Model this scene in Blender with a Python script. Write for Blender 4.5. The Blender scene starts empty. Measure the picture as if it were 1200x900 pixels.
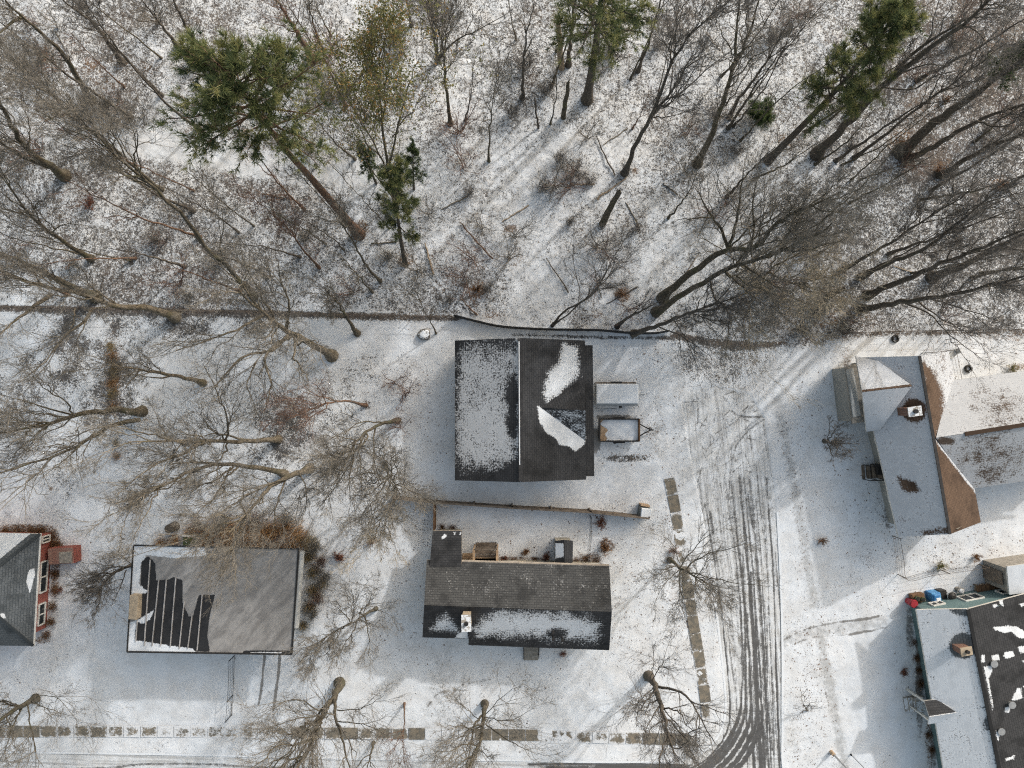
import bpy, math, random
import numpy as np
from mathutils import Vector, Matrix

# ------------------------------------------------------------------ camera, light, exposure
H = 50.0            # flying height of the drone (m)
S = 0.06            # metres on the ground per photo pixel
NX, NY = 600.0, 465.0
SC = bpy.context.scene
COL = SC.collection
SUN_EL, SUN_AZ = math.radians(29), math.radians(44)

cam_d = bpy.data.cameras.new('camera')
cam = bpy.data.objects.new('camera', cam_d)
COL.objects.link(cam)
cam.location = (0, 0, H)
cam_d.sensor_width = 36
cam_d.lens = 36 * H / (1200 * S)
cam_d.shift_y = 15 / 1200
cam_d.clip_start = 0.5
cam_d.clip_end = 3000
SC.camera = cam

world = bpy.data.worlds.new('World')
SC.world = world
world.use_nodes = True
wn = world.node_tree
bg = wn.nodes['Background']
sky = wn.nodes.new('ShaderNodeTexSky')
sky.sky_type = 'NISHITA'
sky.sun_disc = False
sky.sun_elevation = SUN_EL
sky.sun_rotation = SUN_AZ
sky.air_density = 2.0
sky.dust_density = 6.0
sky.ozone_density = 0.6
hs = wn.nodes.new('ShaderNodeHueSaturation')
hs.inputs['Saturation'].default_value = 0.75
wn.links.new(sky.outputs[0], hs.inputs['Color'])
wn.links.new(hs.outputs[0], bg.inputs['Color'])
bg.inputs['Strength'].default_value = 0.15

sun_d = bpy.data.lights.new('sun', 'SUN')
sun_d.energy = 1.8
sun_d.angle = math.radians(1.6)
sun_d.color = (1.0, 0.98, 0.95)
sun = bpy.data.objects.new('sun', sun_d)
COL.objects.link(sun)
sdir = Vector((math.cos(SUN_EL) * math.sin(SUN_AZ), math.cos(SUN_EL) * math.cos(SUN_AZ), math.sin(SUN_EL)))
sun.rotation_euler = sdir.to_track_quat('Z', 'Y').to_euler()
sun.location = (30, 30, 40)

SC.view_settings.view_transform = 'Standard'
SC.view_settings.look = 'None'
SC.view_settings.gamma = 1.0
SC.view_settings.exposure = 0.20
SC.view_settings.use_curve_mapping = False
SC.render.engine = 'CYCLES'
SC.cycles.use_denoising = False
SC.cycles.pixel_filter_type = 'BLACKMAN_HARRIS'
SC.cycles.filter_width = 1.15
SC.cycles.max_bounces = 5
SC.cycles.diffuse_bounces = 2
SC.cycles.transparent_max_bounces = 4

rng = np.random.default_rng(7)
random.seed(7)


# ------------------------------------------------------------------ pixel <-> place
def P(px, py, z=0.0):
    """point at height z seen at photo position px, py"""
    k = S * (H - z) / H
    return Vector(((px - NX) * k, (NY - py) * k, z))


def Pn(px, py, z):
    px, py, z = np.broadcast_arrays(np.asarray(px, float), np.asarray(py, float), np.asarray(z, float))
    k = S * (H - z) / H
    return np.stack([(px - NX) * k, (NY - py) * k, z], -1)


def to_px(co):
    k = H / (S * (H - co[..., 2]))
    return NX + co[..., 0] * k, NY - co[..., 1] * k


# ------------------------------------------------------------------ scene helpers
def tag(o, label=None, cat=None, group=None, kind=None):
    if label:
        o['label'] = label
    if cat:
        o['category'] = cat
    if group:
        o['group'] = group
    if kind:
        o['kind'] = kind
    return o


FIXED = set()      # things whose parts are modelled where they stand


def thing(name, label, cat, loc=(0, 0, 0), group=None, rz=0.0, fixed=False):
    o = bpy.data.objects.new(name, None)
    o.empty_display_size = 0.3
    COL.objects.link(o)
    o.location = loc
    o.rotation_euler = (0, 0, rz)
    if fixed:
        FIXED.add(o.name)
    return tag(o, label, cat, group)


def link(name, me, parent=None, mats=()):
    o = bpy.data.objects.new(name, me)
    COL.objects.link(o)
    for m in (mats if isinstance(mats, (list, tuple)) else [mats]):
        me.materials.append(m)
    if parent is not None:
        o.parent = parent
        o.matrix_parent_inverse = Matrix.Translation(-parent.location) if parent.name in FIXED else Matrix()
    return o


def np_mesh(name, verts, faces, nside, smooth=True, uv=None, attrs=None, mat_idx=None, cols=None):
    """fast mesh from numpy arrays, faces all with nside corners"""
    me = bpy.data.meshes.new(name)
    verts = np.ascontiguousarray(verts, dtype=np.float32)
    faces = np.ascontiguousarray(faces, dtype=np.int32)
    nf = len(faces)
    me.vertices.add(len(verts))
    me.vertices.foreach_set('co', verts.ravel())
    me.loops.add(nf * nside)
    me.loops.foreach_set('vertex_index', faces.ravel())
    me.polygons.add(nf)
    me.polygons.foreach_set('loop_start', np.arange(0, nf * nside, nside, dtype=np.int32))
    if smooth:
        me.polygons.foreach_set('use_smooth', np.ones(nf, dtype=bool))
    if mat_idx is not None:
        me.polygons.foreach_set('material_index', np.ascontiguousarray(mat_idx, dtype=np.int32))
    if uv is not None:
        l = me.uv_layers.new(name='UVMap')
        l.data.foreach_set('uv', np.ascontiguousarray(uv[faces.ravel()], dtype=np.float32).ravel())
    for k, v in (attrs or {}).items():
        a = me.attributes.new(k, 'FLOAT', 'POINT')
        a.data.foreach_set('value', np.ascontiguousarray(v, dtype=np.float32))
    for k, v in (cols or {}).items():
        a = me.attributes.new(k, 'FLOAT', 'FACE')
        a.data.foreach_set('value', np.ascontiguousarray(v, dtype=np.float32))
    me.update(calc_edges=True)
    me.validate()
    return me


class MB:
    """collects simple solids; build() makes one mesh object"""
    def __init__(self):
        self.v, self.f, self.m = [], [], []

    def poly(self, pts, faces, m=0):
        n = len(self.v)
        self.v += [tuple(p) for p in pts]
        self.f += [tuple(i + n for i in f) for f in faces]
        self.m += [m] * len(faces)
        return self

    def prism(self, base, z0, z1, m=0):
        """base: list of (x, y); straight sided solid"""
        a = sum(base[i][0] * base[(i + 1) % len(base)][1] - base[(i + 1) % len(base)][0] * base[i][1] for i in range(len(base)))
        if a < 0:
            base = base[::-1]
        n = len(base)
        pts = [(x, y, z0) for x, y in base] + [(x, y, z1) for x, y in base]
        fs = [tuple(range(n - 1, -1, -1)), tuple(range(n, 2 * n))]
        fs += [(i, (i + 1) % n, n + (i + 1) % n, n + i) for i in range(n)]
        return self.poly(pts, fs, m)

    def box(self, x, y, z, sx, sy, sz, rz=0.0, m=0, taper=0.0):
        """x, y: centre; z: bottom"""
        c, s = math.cos(rz), math.sin(rz)
        pts = []
        for zz, t in ((z, 1.0), (z + sz, 1.0 - taper)):
            for dx, dy in ((-1, -1), (1, -1), (1, 1), (-1, 1)):
                a, b = dx * sx / 2 * t, dy * sy / 2 * t
                pts.append((x + a * c - b * s, y + a * s + b * c, zz))
        return self.poly(pts, [(3, 2, 1, 0), (4, 5, 6, 7), (0, 1, 5, 4), (1, 2, 6, 5), (2, 3, 7, 6), (3, 0, 4, 7)], m)

    def bar(self, a, b, w, h=None, m=0):
        """beam of rectangular section from a to b"""
        a, b = Vector(a), Vector(b)
        h = h or w
        d = (b - a).normalized()
        up = Vector((0, 0, 1)) if abs(d.z) < 0.95 else Vector((1, 0, 0))
        s = d.cross(up).normalized() * (w / 2)
        u = s.cross(d).normalized() * (h / 2)
        pts = [q + i * s + j * u for q in (a, b) for i, j in ((-1, -1), (1, -1), (1, 1), (-1, 1))]
        return self.poly(pts, [(0, 1, 2, 3), (7, 6, 5, 4), (0, 4, 5, 1), (1, 5, 6, 2), (2, 6, 7, 3), (3, 7, 4, 0)], m)

    def tube(self, a, b, r, r2=None, n=10, m=0, cap=True):
        a, b = Vector(a), Vector(b)
        r2 = r if r2 is None else r2
        d = (b - a).normalized()
        up = Vector((0, 0, 1)) if abs(d.z) < 0.95 else Vector((1, 0, 0))
        s = d.cross(up).normalized()
        u = s.cross(d)
        pts = []
        for q, rr in ((a, r), (b, r2)):
            for i in range(n):
                t = 2 * math.pi * i / n
                pts.append(q + (s * math.cos(t) + u * math.sin(t)) * rr)
        fs = [(i, i + n, (i + 1) % n + n, (i + 1) % n) for i in range(n)]
        if cap:
            fs += [tuple(range(n)), tuple(range(2 * n - 1, n - 1, -1))]
        return self.poly(pts, fs, m)

    def ring(self, c, R, r, axis='z', n=20, k=8, m=0):
        pts, fs = [], []
        for i in range(n):
            t = 2 * math.pi * i / n
            for j in range(k):
                p = 2 * math.pi * j / k
                x, y, z = (R + r * math.cos(p)) * math.cos(t), (R + r * math.cos(p)) * math.sin(t), r * math.sin(p)
                if axis == 'y':
                    x, y, z = x, z, y
                pts.append((c[0] + x, c[1] + y, c[2] + z))
        for i in range(n):
            for j in range(k):
                a, b = i * k + j, i * k + (j + 1) % k
                c2, d = ((i + 1) % n) * k + (j + 1) % k, ((i + 1) % n) * k + j
                fs.append((a, d, c2, b))
        return self.poly(pts, fs, m)

    def build(self, name, mats, parent=None, bevel=0.0, seg=2, smooth=False):
        me = bpy.data.meshes.new(name)
        me.from_pydata(self.v, [], self.f)
        me.polygons.foreach_set('material_index', self.m)
        if smooth:
            me.polygons.foreach_set('use_smooth', [True] * len(self.f))
        me.update()
        o = link(name, me, parent, mats)
        if bevel:
            b = o.modifiers.new('edge', 'BEVEL')
            b.width = bevel
            b.segments = seg
            b.limit_method = 'ANGLE'
        return o


def lump(name, x, y, z, rx, ry, rz, mat, parent=None, amp=0.18, seed=0, sub=3, snow=None):
    """uneven stone-like or snow-like mound"""
    import bmesh
    bm = bmesh.new()
    bmesh.ops.create_icosphere(bm, subdivisions=sub, radius=1)
    r = np.random.default_rng(seed)
    ks = r.normal(0, 1.6, (5, 3))
    ph = r.uniform(0, 6.3, 5)
    for v in bm.verts:
        c = np.array(v.co)
        d = 1 + amp * np.mean(np.sin(ks @ c * 1.5 + ph)) * 2
        v.co = Vector((c[0] * d * rx, c[1] * d * ry, c[2] * d * rz))
    me = bpy.data.meshes.new(name)
    bm.to_mesh(me)
    bm.free()
    me.polygons.foreach_set('use_smooth', [True] * len(me.polygons))
    o = link(name, me, parent, mat)
    o.location = (x, y, z)
    return o


# ------------------------------------------------------------------ material helpers
class NT:
    def __init__(self, name):
        self.mat = bpy.data.materials.new(name)
        self.mat.use_nodes = True
        self.t = self.mat.node_tree
        self.b = self.t.nodes['Principled BSDF']
        self.b.inputs['Specular IOR Level'].default_value = 0.25

    def n(self, kind, **kw):
        nd = self.t.nodes.new(kind)
        for k, v in kw.items():
            if k.startswith('i_'):
                nd.inputs[k[2:].replace('_', ' ')].default_value = v
            else:
                setattr(nd, k, v)
        return nd

    def l(self, a, b):
        self.t.links.new(a, b)

    def put(self, sock, v):
        if isinstance(v, bpy.types.NodeSocket):
            self.l(v, sock)
        else:
            sock.default_value = v

    def math(self, op, a, b=0.0, clamp=False):
        nd = self.n('ShaderNodeMath', operation=op, use_clamp=clamp)
        self.put(nd.inputs[0], a)
        self.put(nd.inputs[1], b)
        return nd.outputs[0]

    def step(self, v, lo, hi):
        nd = self.n('ShaderNodeMapRange', interpolation_type='SMOOTHSTEP')
        self.put(nd.inputs['Value'], v)
        self.put(nd.inputs['From Min'], lo)
        self.put(nd.inputs['From Max'], hi)
        return nd.outputs[0]

    def mix(self, f, a, b):
        nd = self.n('ShaderNodeMix', data_type='RGBA')
        self.put(nd.inputs[0], f)
        for s, v in ((nd.inputs[6], a), (nd.inputs[7], b)):
            self.put(s, (*v, 1.0) if isinstance(v, tuple) and len(v) == 3 else v)
        return nd.outputs[2]

    def noise(self, scale, detail=3.0, rough=0.55, vec=None, dist=0.0):
        nd = self.n('ShaderNodeTexNoise')
        nd.inputs['Scale'].default_value = scale
        nd.inputs['Detail'].default_value = detail
        nd.inputs['Roughness'].default_value = rough
        nd.inputs['Distortion'].default_value = dist
        self.l(vec if vec is not None else self.pos(), nd.inputs['Vector'])
        return nd.outputs['Fac']

    def pos(self):
        if not hasattr(self, '_p'):
            self._p = self.n('ShaderNodeNewGeometry')
        return self._p.outputs['Position']

    def objc(self):
        if not hasattr(self, '_o'):
            self._o = self.n('ShaderNodeTexCoord')
        return self._o.outputs['Object']

    def uv(self):
        if not hasattr(self, '_u'):
            self._u = self.n('ShaderNodeTexCoord')
        return self._u.outputs['UV']

    def aniso(self, ang, sx, sy, vec=None):
        """coordinates turned by ang, then stretched"""
        a = self.n('ShaderNodeMapping')
        a.inputs['Rotation'].default_value = (0, 0, ang)
        self.l(vec if vec is not None else self.pos(), a.inputs[0])
        b = self.n('ShaderNodeMapping')
        b.inputs['Scale'].default_value = (sx, sy, 1)
        self.l(a.outputs[0], b.inputs[0])
        return b.outputs[0]

    def attr(self, name):
        nd = self.n('ShaderNodeAttribute', attribute_name=name)
        return nd.outputs['Fac']

    def bump(self, h, strength=0.4, dist=0.03):
        nd = self.n('ShaderNodeBump')
        nd.inputs['Strength'].default_value = strength
        nd.inputs['Distance'].default_value = dist
        self.l(h, nd.inputs['Height'])
        self.l(nd.outputs[0], self.b.inputs['Normal'])

    def out(self, col, rough=0.85):
        self.put(self.b.inputs['Base Color'], (*col, 1.0) if isinstance(col, tuple) and len(col) == 3 else col)
        self.put(self.b.inputs['Roughness'], rough)
        return self.mat


SNOW = (0.755, 0.80, 0.86)


def simple(name, a, b=None, scale=6.0, rough=0.8, detail=4.0, bump=0.0, metal=0.0, snow=0.0):
    """two-tone noise-mottled paint, wood, metal, stone; snow: how much snow lies on its upward faces"""
    m = NT(name)
    b = b or tuple(c * 0.65 for c in a)
    f = m.noise(scale, detail, 0.6, vec=m.objc())
    c = m.mix(m.step(f, 0.35, 0.65), a, b)
    if snow:
        g = m.n('ShaderNodeSeparateXYZ')
        m.l(m._p.outputs['Normal'] if hasattr(m, '_p') else (m.pos() and m._p.outputs['Normal']), g.inputs[0])
        s = m.math('ADD', m.math('MULTIPLY', g.outputs['Z'], 1.0), m.math('MULTIPLY', m.math('SUBTRACT', m.noise(5, 4, 0.7), 0.5), 1.6))
        c = m.mix(m.step(s, 1.45 - snow, 1.55 - snow), c, SNOW)
    if bump:
        m.bump(f, bump, 0.02)
    m.b.inputs['Metallic'].default_value = metal
    return m.out(c, rough)


def mat_ground():
    m = NT('snowy_ground')
    warp = m.n('ShaderNodeVectorMath', operation='ADD')
    nz = m.n('ShaderNodeTexNoise')
    nz.inputs['Scale'].default_value = 6.0
    nz.inputs['Detail'].default_value = 2.0
    m.l(m.pos(), nz.inputs['Vector'])
    sc = m.n('ShaderNodeVectorMath', operation='SCALE')
    sc.inputs['Scale'].default_value = 0.22
    m.l(nz.outputs['Color'], sc.inputs[0])
    m.l(m.pos(), warp.inputs[0])
    m.l(sc.outputs[0], warp.inputs[1])
    big = m.noise(0.7, 4, 0.6)
    mid = m.noise(3.2, 5, 0.68, vec=warp.outputs[0])
    fine = m.noise(8.5, 5, 0.78, vec=warp.outputs[0])
    lit, brn, flk, bare, thin = (m.attr(k) for k in ('litter', 'brown', 'fleck', 'bare', 'thin'))
    # snow itself: bright, a little dirty where thin
    snow = m.mix(m.step(big, 0.35, 0.65), SNOW, (0.70, 0.725, 0.76))
    grain = m.noise(13, 5, 0.8)
    snow = m.mix(m.math('MULTIPLY', m.step(m.math('ADD', grain, m.math('MULTIPLY', m.math('SUBTRACT', big, 0.5), 0.5)), 0.52, 0.70), m.math('ADD', 0.30, m.math('MULTIPLY', m.attr('thin'), 0.7), True)), snow, (0.43, 0.43, 0.425))
    thinm = m.math('MULTIPLY', thin, m.step(m.math('ADD', mid, m.math('MULTIPLY', m.math('SUBTRACT', thin, 0.5), 0.35)), 0.36, 0.60))
    snow = m.mix(m.math('MULTIPLY', thinm, 0.9), snow, (0.36, 0.37, 0.375))
    # litter showing between patches of snow
    nm = m.math('ADD', m.math('MULTIPLY', fine, 0.68), m.math('MULTIPLY', mid, 0.32))
    T = m.math('SUBTRACT', 0.76, m.math('MULTIPLY', lit, 0.32))
    d = m.math('SUBTRACT', nm, T)
    lm = m.math('MULTIPLY', m.step(d, -0.02, 0.055), 0.95)
    wood = m.mix(m.step(m.noise(4.0, 3, 0.6), 0.42, 0.62), (0.050, 0.047, 0.046), (0.125, 0.116, 0.108))
    leaf = m.mix(m.step(m.noise(9.0, 3, 0.7), 0.4, 0.62), (0.095, 0.055, 0.034), (0.26, 0.165, 0.095))
    litc = m.mix(brn, wood, leaf)
    col = m.mix(lm, snow, litc)
    for ang, sc_ in ((0.75, 1.0), (2.3, 1.15), (1.5, 0.8)):
        tw = m.math('ADD', m.noise(1.0, 4, 0.68, vec=m.aniso(ang, 2.6 * sc_, 16 * sc_, warp.outputs[0])), m.math('MULTIPLY', m.math('SUBTRACT', lit, 0.8), 0.16))
        col = m.mix(m.math('MULTIPLY', m.step(tw, 0.585, 0.64), 0.8), col, wood)
    # brown leaf beds
    bm_ = m.step(m.math('ADD', brn, m.math('MULTIPLY', m.math('SUBTRACT', nm, 0.5), 2.6)), 0.62, 0.95)
    col = m.mix(m.math('MULTIPLY', bm_, 0.9), col, leaf)
    # single leaves and twigs dropped on the snow
    for scl, r0 in ((6.0, 0.27), (12.0, 0.34)):
        v = m.n('ShaderNodeTexVoronoi', feature='F1')
        v.inputs['Scale'].default_value = scl
        v.inputs['Randomness'].default_value = 1.0
        m.l(warp.outputs[0], v.inputs['Vector'])
        sp = m.n('ShaderNodeSeparateColor')
        m.l(v.outputs['Color'], sp.inputs[0])
        gate = m.math('LESS_THAN', sp.outputs[0], m.math('MULTIPLY', flk, m.step(mid, 0.40, 0.62)))
        size = m.math('MULTIPLY', m.math('ADD', sp.outputs[1], 0.35), r0)
        dot = m.math('LESS_THAN', v.outputs['Distance'], size)
        lc = m.mix(sp.outputs[2], (0.055, 0.045, 0.04), (0.20, 0.12, 0.075))
        col = m.mix(m.math('MULTIPLY', m.math('MULTIPLY', gate, dot), 0.85), col, lc)
    # tracks and bare soil / paving
    bb = m.step(m.math('ADD', bare, m.math('MULTIPLY', m.math('SUBTRACT', m.math('ADD', m.math('MULTIPLY', mid, 0.6), m.math('MULTIPLY', fine, 0.4)), 0.5), 1.9)), 0.38, 0.72)
    bc = m.mix(m.noise(14, 3, 0.6), (0.10, 0.10, 0.10), (0.22, 0.205, 0.19))
    col = m.mix(m.math('MULTIPLY', bb, 0.85), col, bc)
    hgt = m.math('ADD', m.math('MULTIPLY', mid, 0.7), m.math('MULTIPLY', lm, -0.6))
    m.bump(hgt, 0.55, 0.06)
    return m.out(col, 0.8)


def mat_road():
    m = NT('snowy_asphalt')
    tr = m.attr('track')
    mp = m.n('ShaderNodeMapping')
    mp.inputs['Scale'].default_value = (1, 1, 1)
    m.l(m.pos(), mp.inputs[0])
    a = m.noise(2.2, 5, 0.7)
    b = m.noise(12, 4, 0.7)
    s = m.math('ADD', tr, m.math('MULTIPLY', m.math('SUBTRACT', m.math('ADD', m.math('MULTIPLY', a, 0.5), m.math('MULTIPLY', b, 0.5)), 0.5), 1.6))
    k = m.step(s, 0.22, 0.74)
    asph = m.mix(m.noise(30, 2, 0.5), (0.050, 0.050, 0.052), (0.085, 0.083, 0.082))
    snow = m.mix(m.step(m.noise(1.1, 4, 0.6), 0.35, 0.65), SNOW, (0.66, 0.68, 0.70))
    snow = m.mix(m.math('MULTIPLY', m.step(m.noise(13, 5, 0.8), 0.48, 0.66), 0.65), snow, (0.43, 0.43, 0.425))
    stk = m.math('ADD', m.math('MULTIPLY', m.noise(1.0, 4, 0.6, vec=m.aniso(-0.10, 5.5, 0.16)), 0.75), m.math('MULTIPLY', b, 0.25))
    sy_ = m.n('ShaderNodeSeparateXYZ')
    m.l(m.pos(), sy_.inputs[0])
    ns = m.step(sy_.outputs[1], -25.4, -23.5)
    stk2 = m.math('ADD', m.math('MULTIPLY', m.noise(1.0, 4, 0.6, vec=m.aniso(0.03, 0.14, 5.0)), 0.75), m.math('MULTIPLY', b, 0.25))
    stk = m.math('ADD', m.math('MULTIPLY', stk, ns), m.math('MULTIPLY', stk2, m.math('SUBTRACT', 1.0, ns)))
    snow = m.mix(m.math('MULTIPLY', m.step(stk, 0.47, 0.60), 0.62), snow, (0.33, 0.335, 0.34))
    sl = m.mix(m.step(b, 0.58, 0.72), snow, (0.42, 0.42, 0.42))
    sl = m.mix(m.math('MULTIPLY', m.step(m.noise(8.5, 5, 0.78), 0.60, 0.66), 0.8), sl, (0.10, 0.095, 0.09))
    col = m.mix(m.math('MULTIPLY', k, 0.93), sl, asph)
    m.bump(m.math('SUBTRACT', m.math('MULTIPLY', b, 0.6), k), 0.4, 0.03)
    return m.out(col, m.math('SUBTRACT', 0.8, m.math('MULTIPLY', k, 0.2)))


def mat_slab():
    m = NT('old_concrete_with_snow')
    ex = m.attr('exposed')
    a = m.noise(3.0, 5, 0.7)
    b = m.noise(11, 3, 0.7)
    s = m.math('ADD', ex, m.math('MULTIPLY', m.math('SUBTRACT', m.math('ADD', m.math('MULTIPLY', a, 0.6), m.math('MULTIPLY', b, 0.4)), 0.5), 2.9))
    k = m.step(s, 0.28, 0.66)
    c = m.mix(m.step(m.noise(2.4, 4, 0.6), 0.36, 0.64), (0.215, 0.18, 0.13), (0.105, 0.098, 0.078))
    c = m.mix(m.step(b, 0.60, 0.75), c, (0.34, 0.31, 0.26))
    c = m.mix(m.step(m.noise(9, 5, 0.8), 0.56, 0.64), c, (0.06, 0.05, 0.04))
    col = m.mix(m.math('MULTIPLY', k, 0.94), m.mix(b, SNOW, (0.66, 0.67, 0.69)), c)
    m.bump(k, -0.3, 0.03)
    return m.out(col, 0.85)


def mat_shingle(name, c1, c2, snowcol=SNOW, course=0.16, tab=0.30, spot=0.9, speck=1.0):
    m = NT(name)
    sn = m.attr('snow')
    br = m.n('ShaderNodeTexBrick')
    br.inputs['Scale'].default_value = 1.0
    br.inputs['Mortar Size'].default_value = 0.014
    br.inputs['Mortar Smooth'].default_value = 0.3
    br.inputs['Brick Width'].default_value = tab
    br.inputs['Row Height'].default_value = course
    br.inputs['Color1'].default_value = (0.35, 0.35, 0.35, 1)
    br.inputs['Color2'].default_value = (0.75, 0.75, 0.75, 1)
    br.inputs['Mortar'].default_value = (0, 0, 0, 1)
    m.l(m.uv(), br.inputs['Vector'])
    g = m.noise(26, 3, 0.7)
    patch = m.noise(0.9, 4, 0.6)
    base = m.mix(m.math('MULTIPLY', m.math('ADD', br.outputs['Color'], m.math('SUBTRACT', g, 0.5)), 1.0, True), c1, c2)
    base = m.mix(m.step(patch, 0.45, 0.7), base, tuple(c * 0.72 for c in c1))
    base = m.mix(m.math('MULTIPLY', br.outputs['Fac'], 0.55), base, tuple(c * 0.4 for c in c1))
    # snow caught on the courses
    sep = m.n('ShaderNodeSeparateXYZ')
    m.l(m.uv(), sep.inputs[0])
    row = m.math('FRACT', m.math('DIVIDE', sep.outputs[1], course))
    colw = m.math('FRACT', m.math('DIVIDE', sep.outputs[0], tab * 0.5))
    tri = m.math('ABSOLUTE', m.math('SUBTRACT', row, 0.5))
    trj = m.math('ABSOLUTE', m.math('SUBTRACT', colw, 0.5))
    n1 = m.noise(9, 6, 0.80)
    n2 = m.noise(1.4, 4, 0.6)
    nn = m.math('ADD', m.math('MULTIPLY', m.math('SUBTRACT', n1, 0.5), 2.6 * speck), m.math('MULTIPLY', m.math('SUBTRACT', n2, 0.5), 1.1))
    pat = m.math('MULTIPLY', m.math('SUBTRACT', m.math('ADD', tri, m.math('MULTIPLY', trj, 0.5)), 0.36), 0.28 * spot)
    s = m.math('ADD', sn, m.math('SUBTRACT', nn, pat))
    k = m.math('MULTIPLY', m.step(s, 0.38, 0.80), m.step(sn, 0.02, 0.12))
    col = m.mix(m.math('MULTIPLY', k, 0.94), base, m.mix(m.step(n2, 0.4, 0.65), snowcol, tuple(c * 0.88 for c in snowcol)))
    m.bump(m.math('ADD', m.math('MULTIPLY', row, 0.5), m.math('MULTIPLY', k, 0.8)), 0.4, 0.03)
    return m.out(col, 0.85)


def mat_membrane():
    """thin dirty frost, painted with twig shadows, over a dark ribbed metal roof"""
    m = NT('frosted_dark_metal_roof')
    sn, fr = m.attr('snow'), m.attr('frost')
    n1 = m.noise(7, 4, 0.75)
    n2 = m.noise(0.8, 5, 0.62)
    twig_shade = m.noise(1.0, 5, 0.62, vec=m.aniso(-0.85, 0.55, 3.0))  # diagonal streaks: shadows of twigs put into the frost colour
    black = m.mix(m.noise(3, 4, 0.6), (0.018, 0.019, 0.022), (0.045, 0.046, 0.05))
    frost = m.mix(m.step(m.math('ADD', m.math('MULTIPLY', n2, 0.5), m.math('MULTIPLY', twig_shade, 0.5)), 0.42, 0.58), (0.36, 0.352, 0.348), (0.235, 0.23, 0.23))
    frost = m.mix(m.step(n1, 0.5, 0.72), frost, (0.28, 0.265, 0.25))
    nn = m.math('MULTIPLY', m.math('SUBTRACT', n1, 0.5), 1.2)
    col = m.mix(m.step(m.math('ADD', fr, nn), 0.42, 0.58), black, frost)
    col = m.mix(m.step(m.math('ADD', sn, m.math('MULTIPLY', nn, 1.3)), 0.42, 0.66), col, SNOW)
    m.bump(m.math('ADD', fr, sn), 0.5, 0.03)
    return m.out(col, 0.7)


def mat_siding(name, c, row=0.18):
    m = NT(name)
    sep = m.n('ShaderNodeSeparateXYZ')
    m.l(m.pos(), sep.inputs[0])
    r = m.math('FRACT', m.math('DIVIDE', sep.outputs[2], row))
    col = m.mix(m.step(r, 0.0, 0.12), tuple(x * 0.5 for x in c), c)
    col = m.mix(m.step(m.noise(1.5, 4, 0.6), 0.45, 0.7), col, tuple(x * 0.82 for x in c))
    m.bump(r, 0.5, 0.03)
    return m.out(col, 0.6)


def mat_brick(name, c1, c2, mortar):
    m = NT(name)
    mp = m.n('ShaderNodeMapping')
    mp.inputs['Rotation'].default_value = (math.radians(90), 0, 0)
    br = m.n('ShaderNodeTexBrick')
    br.inputs['Scale'].default_value = 1.0
    br.inputs['Brick Width'].default_value = 0.22
    br.inputs['Row Height'].default_value = 0.075
    br.inputs['Mortar Size'].default_value = 0.008
    br.inputs['Color1'].default_value = (*c1, 1)
    br.inputs['Color2'].default_value = (*c2, 1)
    br.inputs['Mortar'].default_value = (*mortar, 1)
    sep = m.n('ShaderNodeSeparateXYZ')
    m.l(m.pos(), sep.inputs[0])
    cb = m.n('ShaderNodeCombineXYZ')
    m.l(m.math('ADD', sep.outputs[0], sep.outputs[1]), cb.inputs[0])
    m.l(sep.outputs[2], cb.inputs[1])
    m.l(cb.outputs[0], br.inputs['Vector'])
    col = m.mix(m.math('MULTIPLY', m.step(m.noise(2, 4, 0.6), 0.4, 0.7), 0.4), br.outputs['Color'], tuple(x * 0.6 for x in c1))
    m.bump(br.outputs['Fac'], -0.4, 0.01)
    return m.out(col, 0.85)


def mat_bark(name, c1, c2, c3):
    m = NT(name)
    mp = m.n('ShaderNodeMapping')
    mp.inputs['Scale'].default_value = (1, 1, 0.35)
    m.l(m.pos(), mp.inputs[0])
    a = m.noise(9, 6, 0.78, vec=mp.outputs[0])
    b = m.noise(1.3, 4, 0.6)
    col = m.mix(m.step(a, 0.36, 0.64), c1, c2)
    col = m.mix(m.step(b, 0.50, 0.66), col, c3)
    m.bump(a, 0.7, 0.04)
    return m.out(col, 0.9)


def mat_leaf(name, stops, trans=0.25):
    m = NT(name)
    r = m.n('ShaderNodeValToRGB')
    el = r.color_ramp.elements
    for i, (p, c) in enumerate(stops):
        e = el[i] if i < 2 else el.new(p)
        e.position = p
        e.color = (*c, 1)
    nd = m.n('ShaderNodeAttribute', attribute_name='tone')
    m.l(nd.outputs['Fac'], r.inputs[0])
    m.out(r.outputs[0], 0.65)
    tr = m.n('ShaderNodeBsdfTranslucent')
    m.l(r.outputs[0], tr.inputs['Color'])
    ms = m.n('ShaderNodeMixShader')
    ms.inputs[0].default_value = trans
    m.l(m.b.outputs[0], ms.inputs[1])
    m.l(tr.outputs[0], ms.inputs[2])
    m.l(ms.outputs[0], m.t.nodes['Material Output'].inputs['Surface'])
    return m.mat


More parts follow.
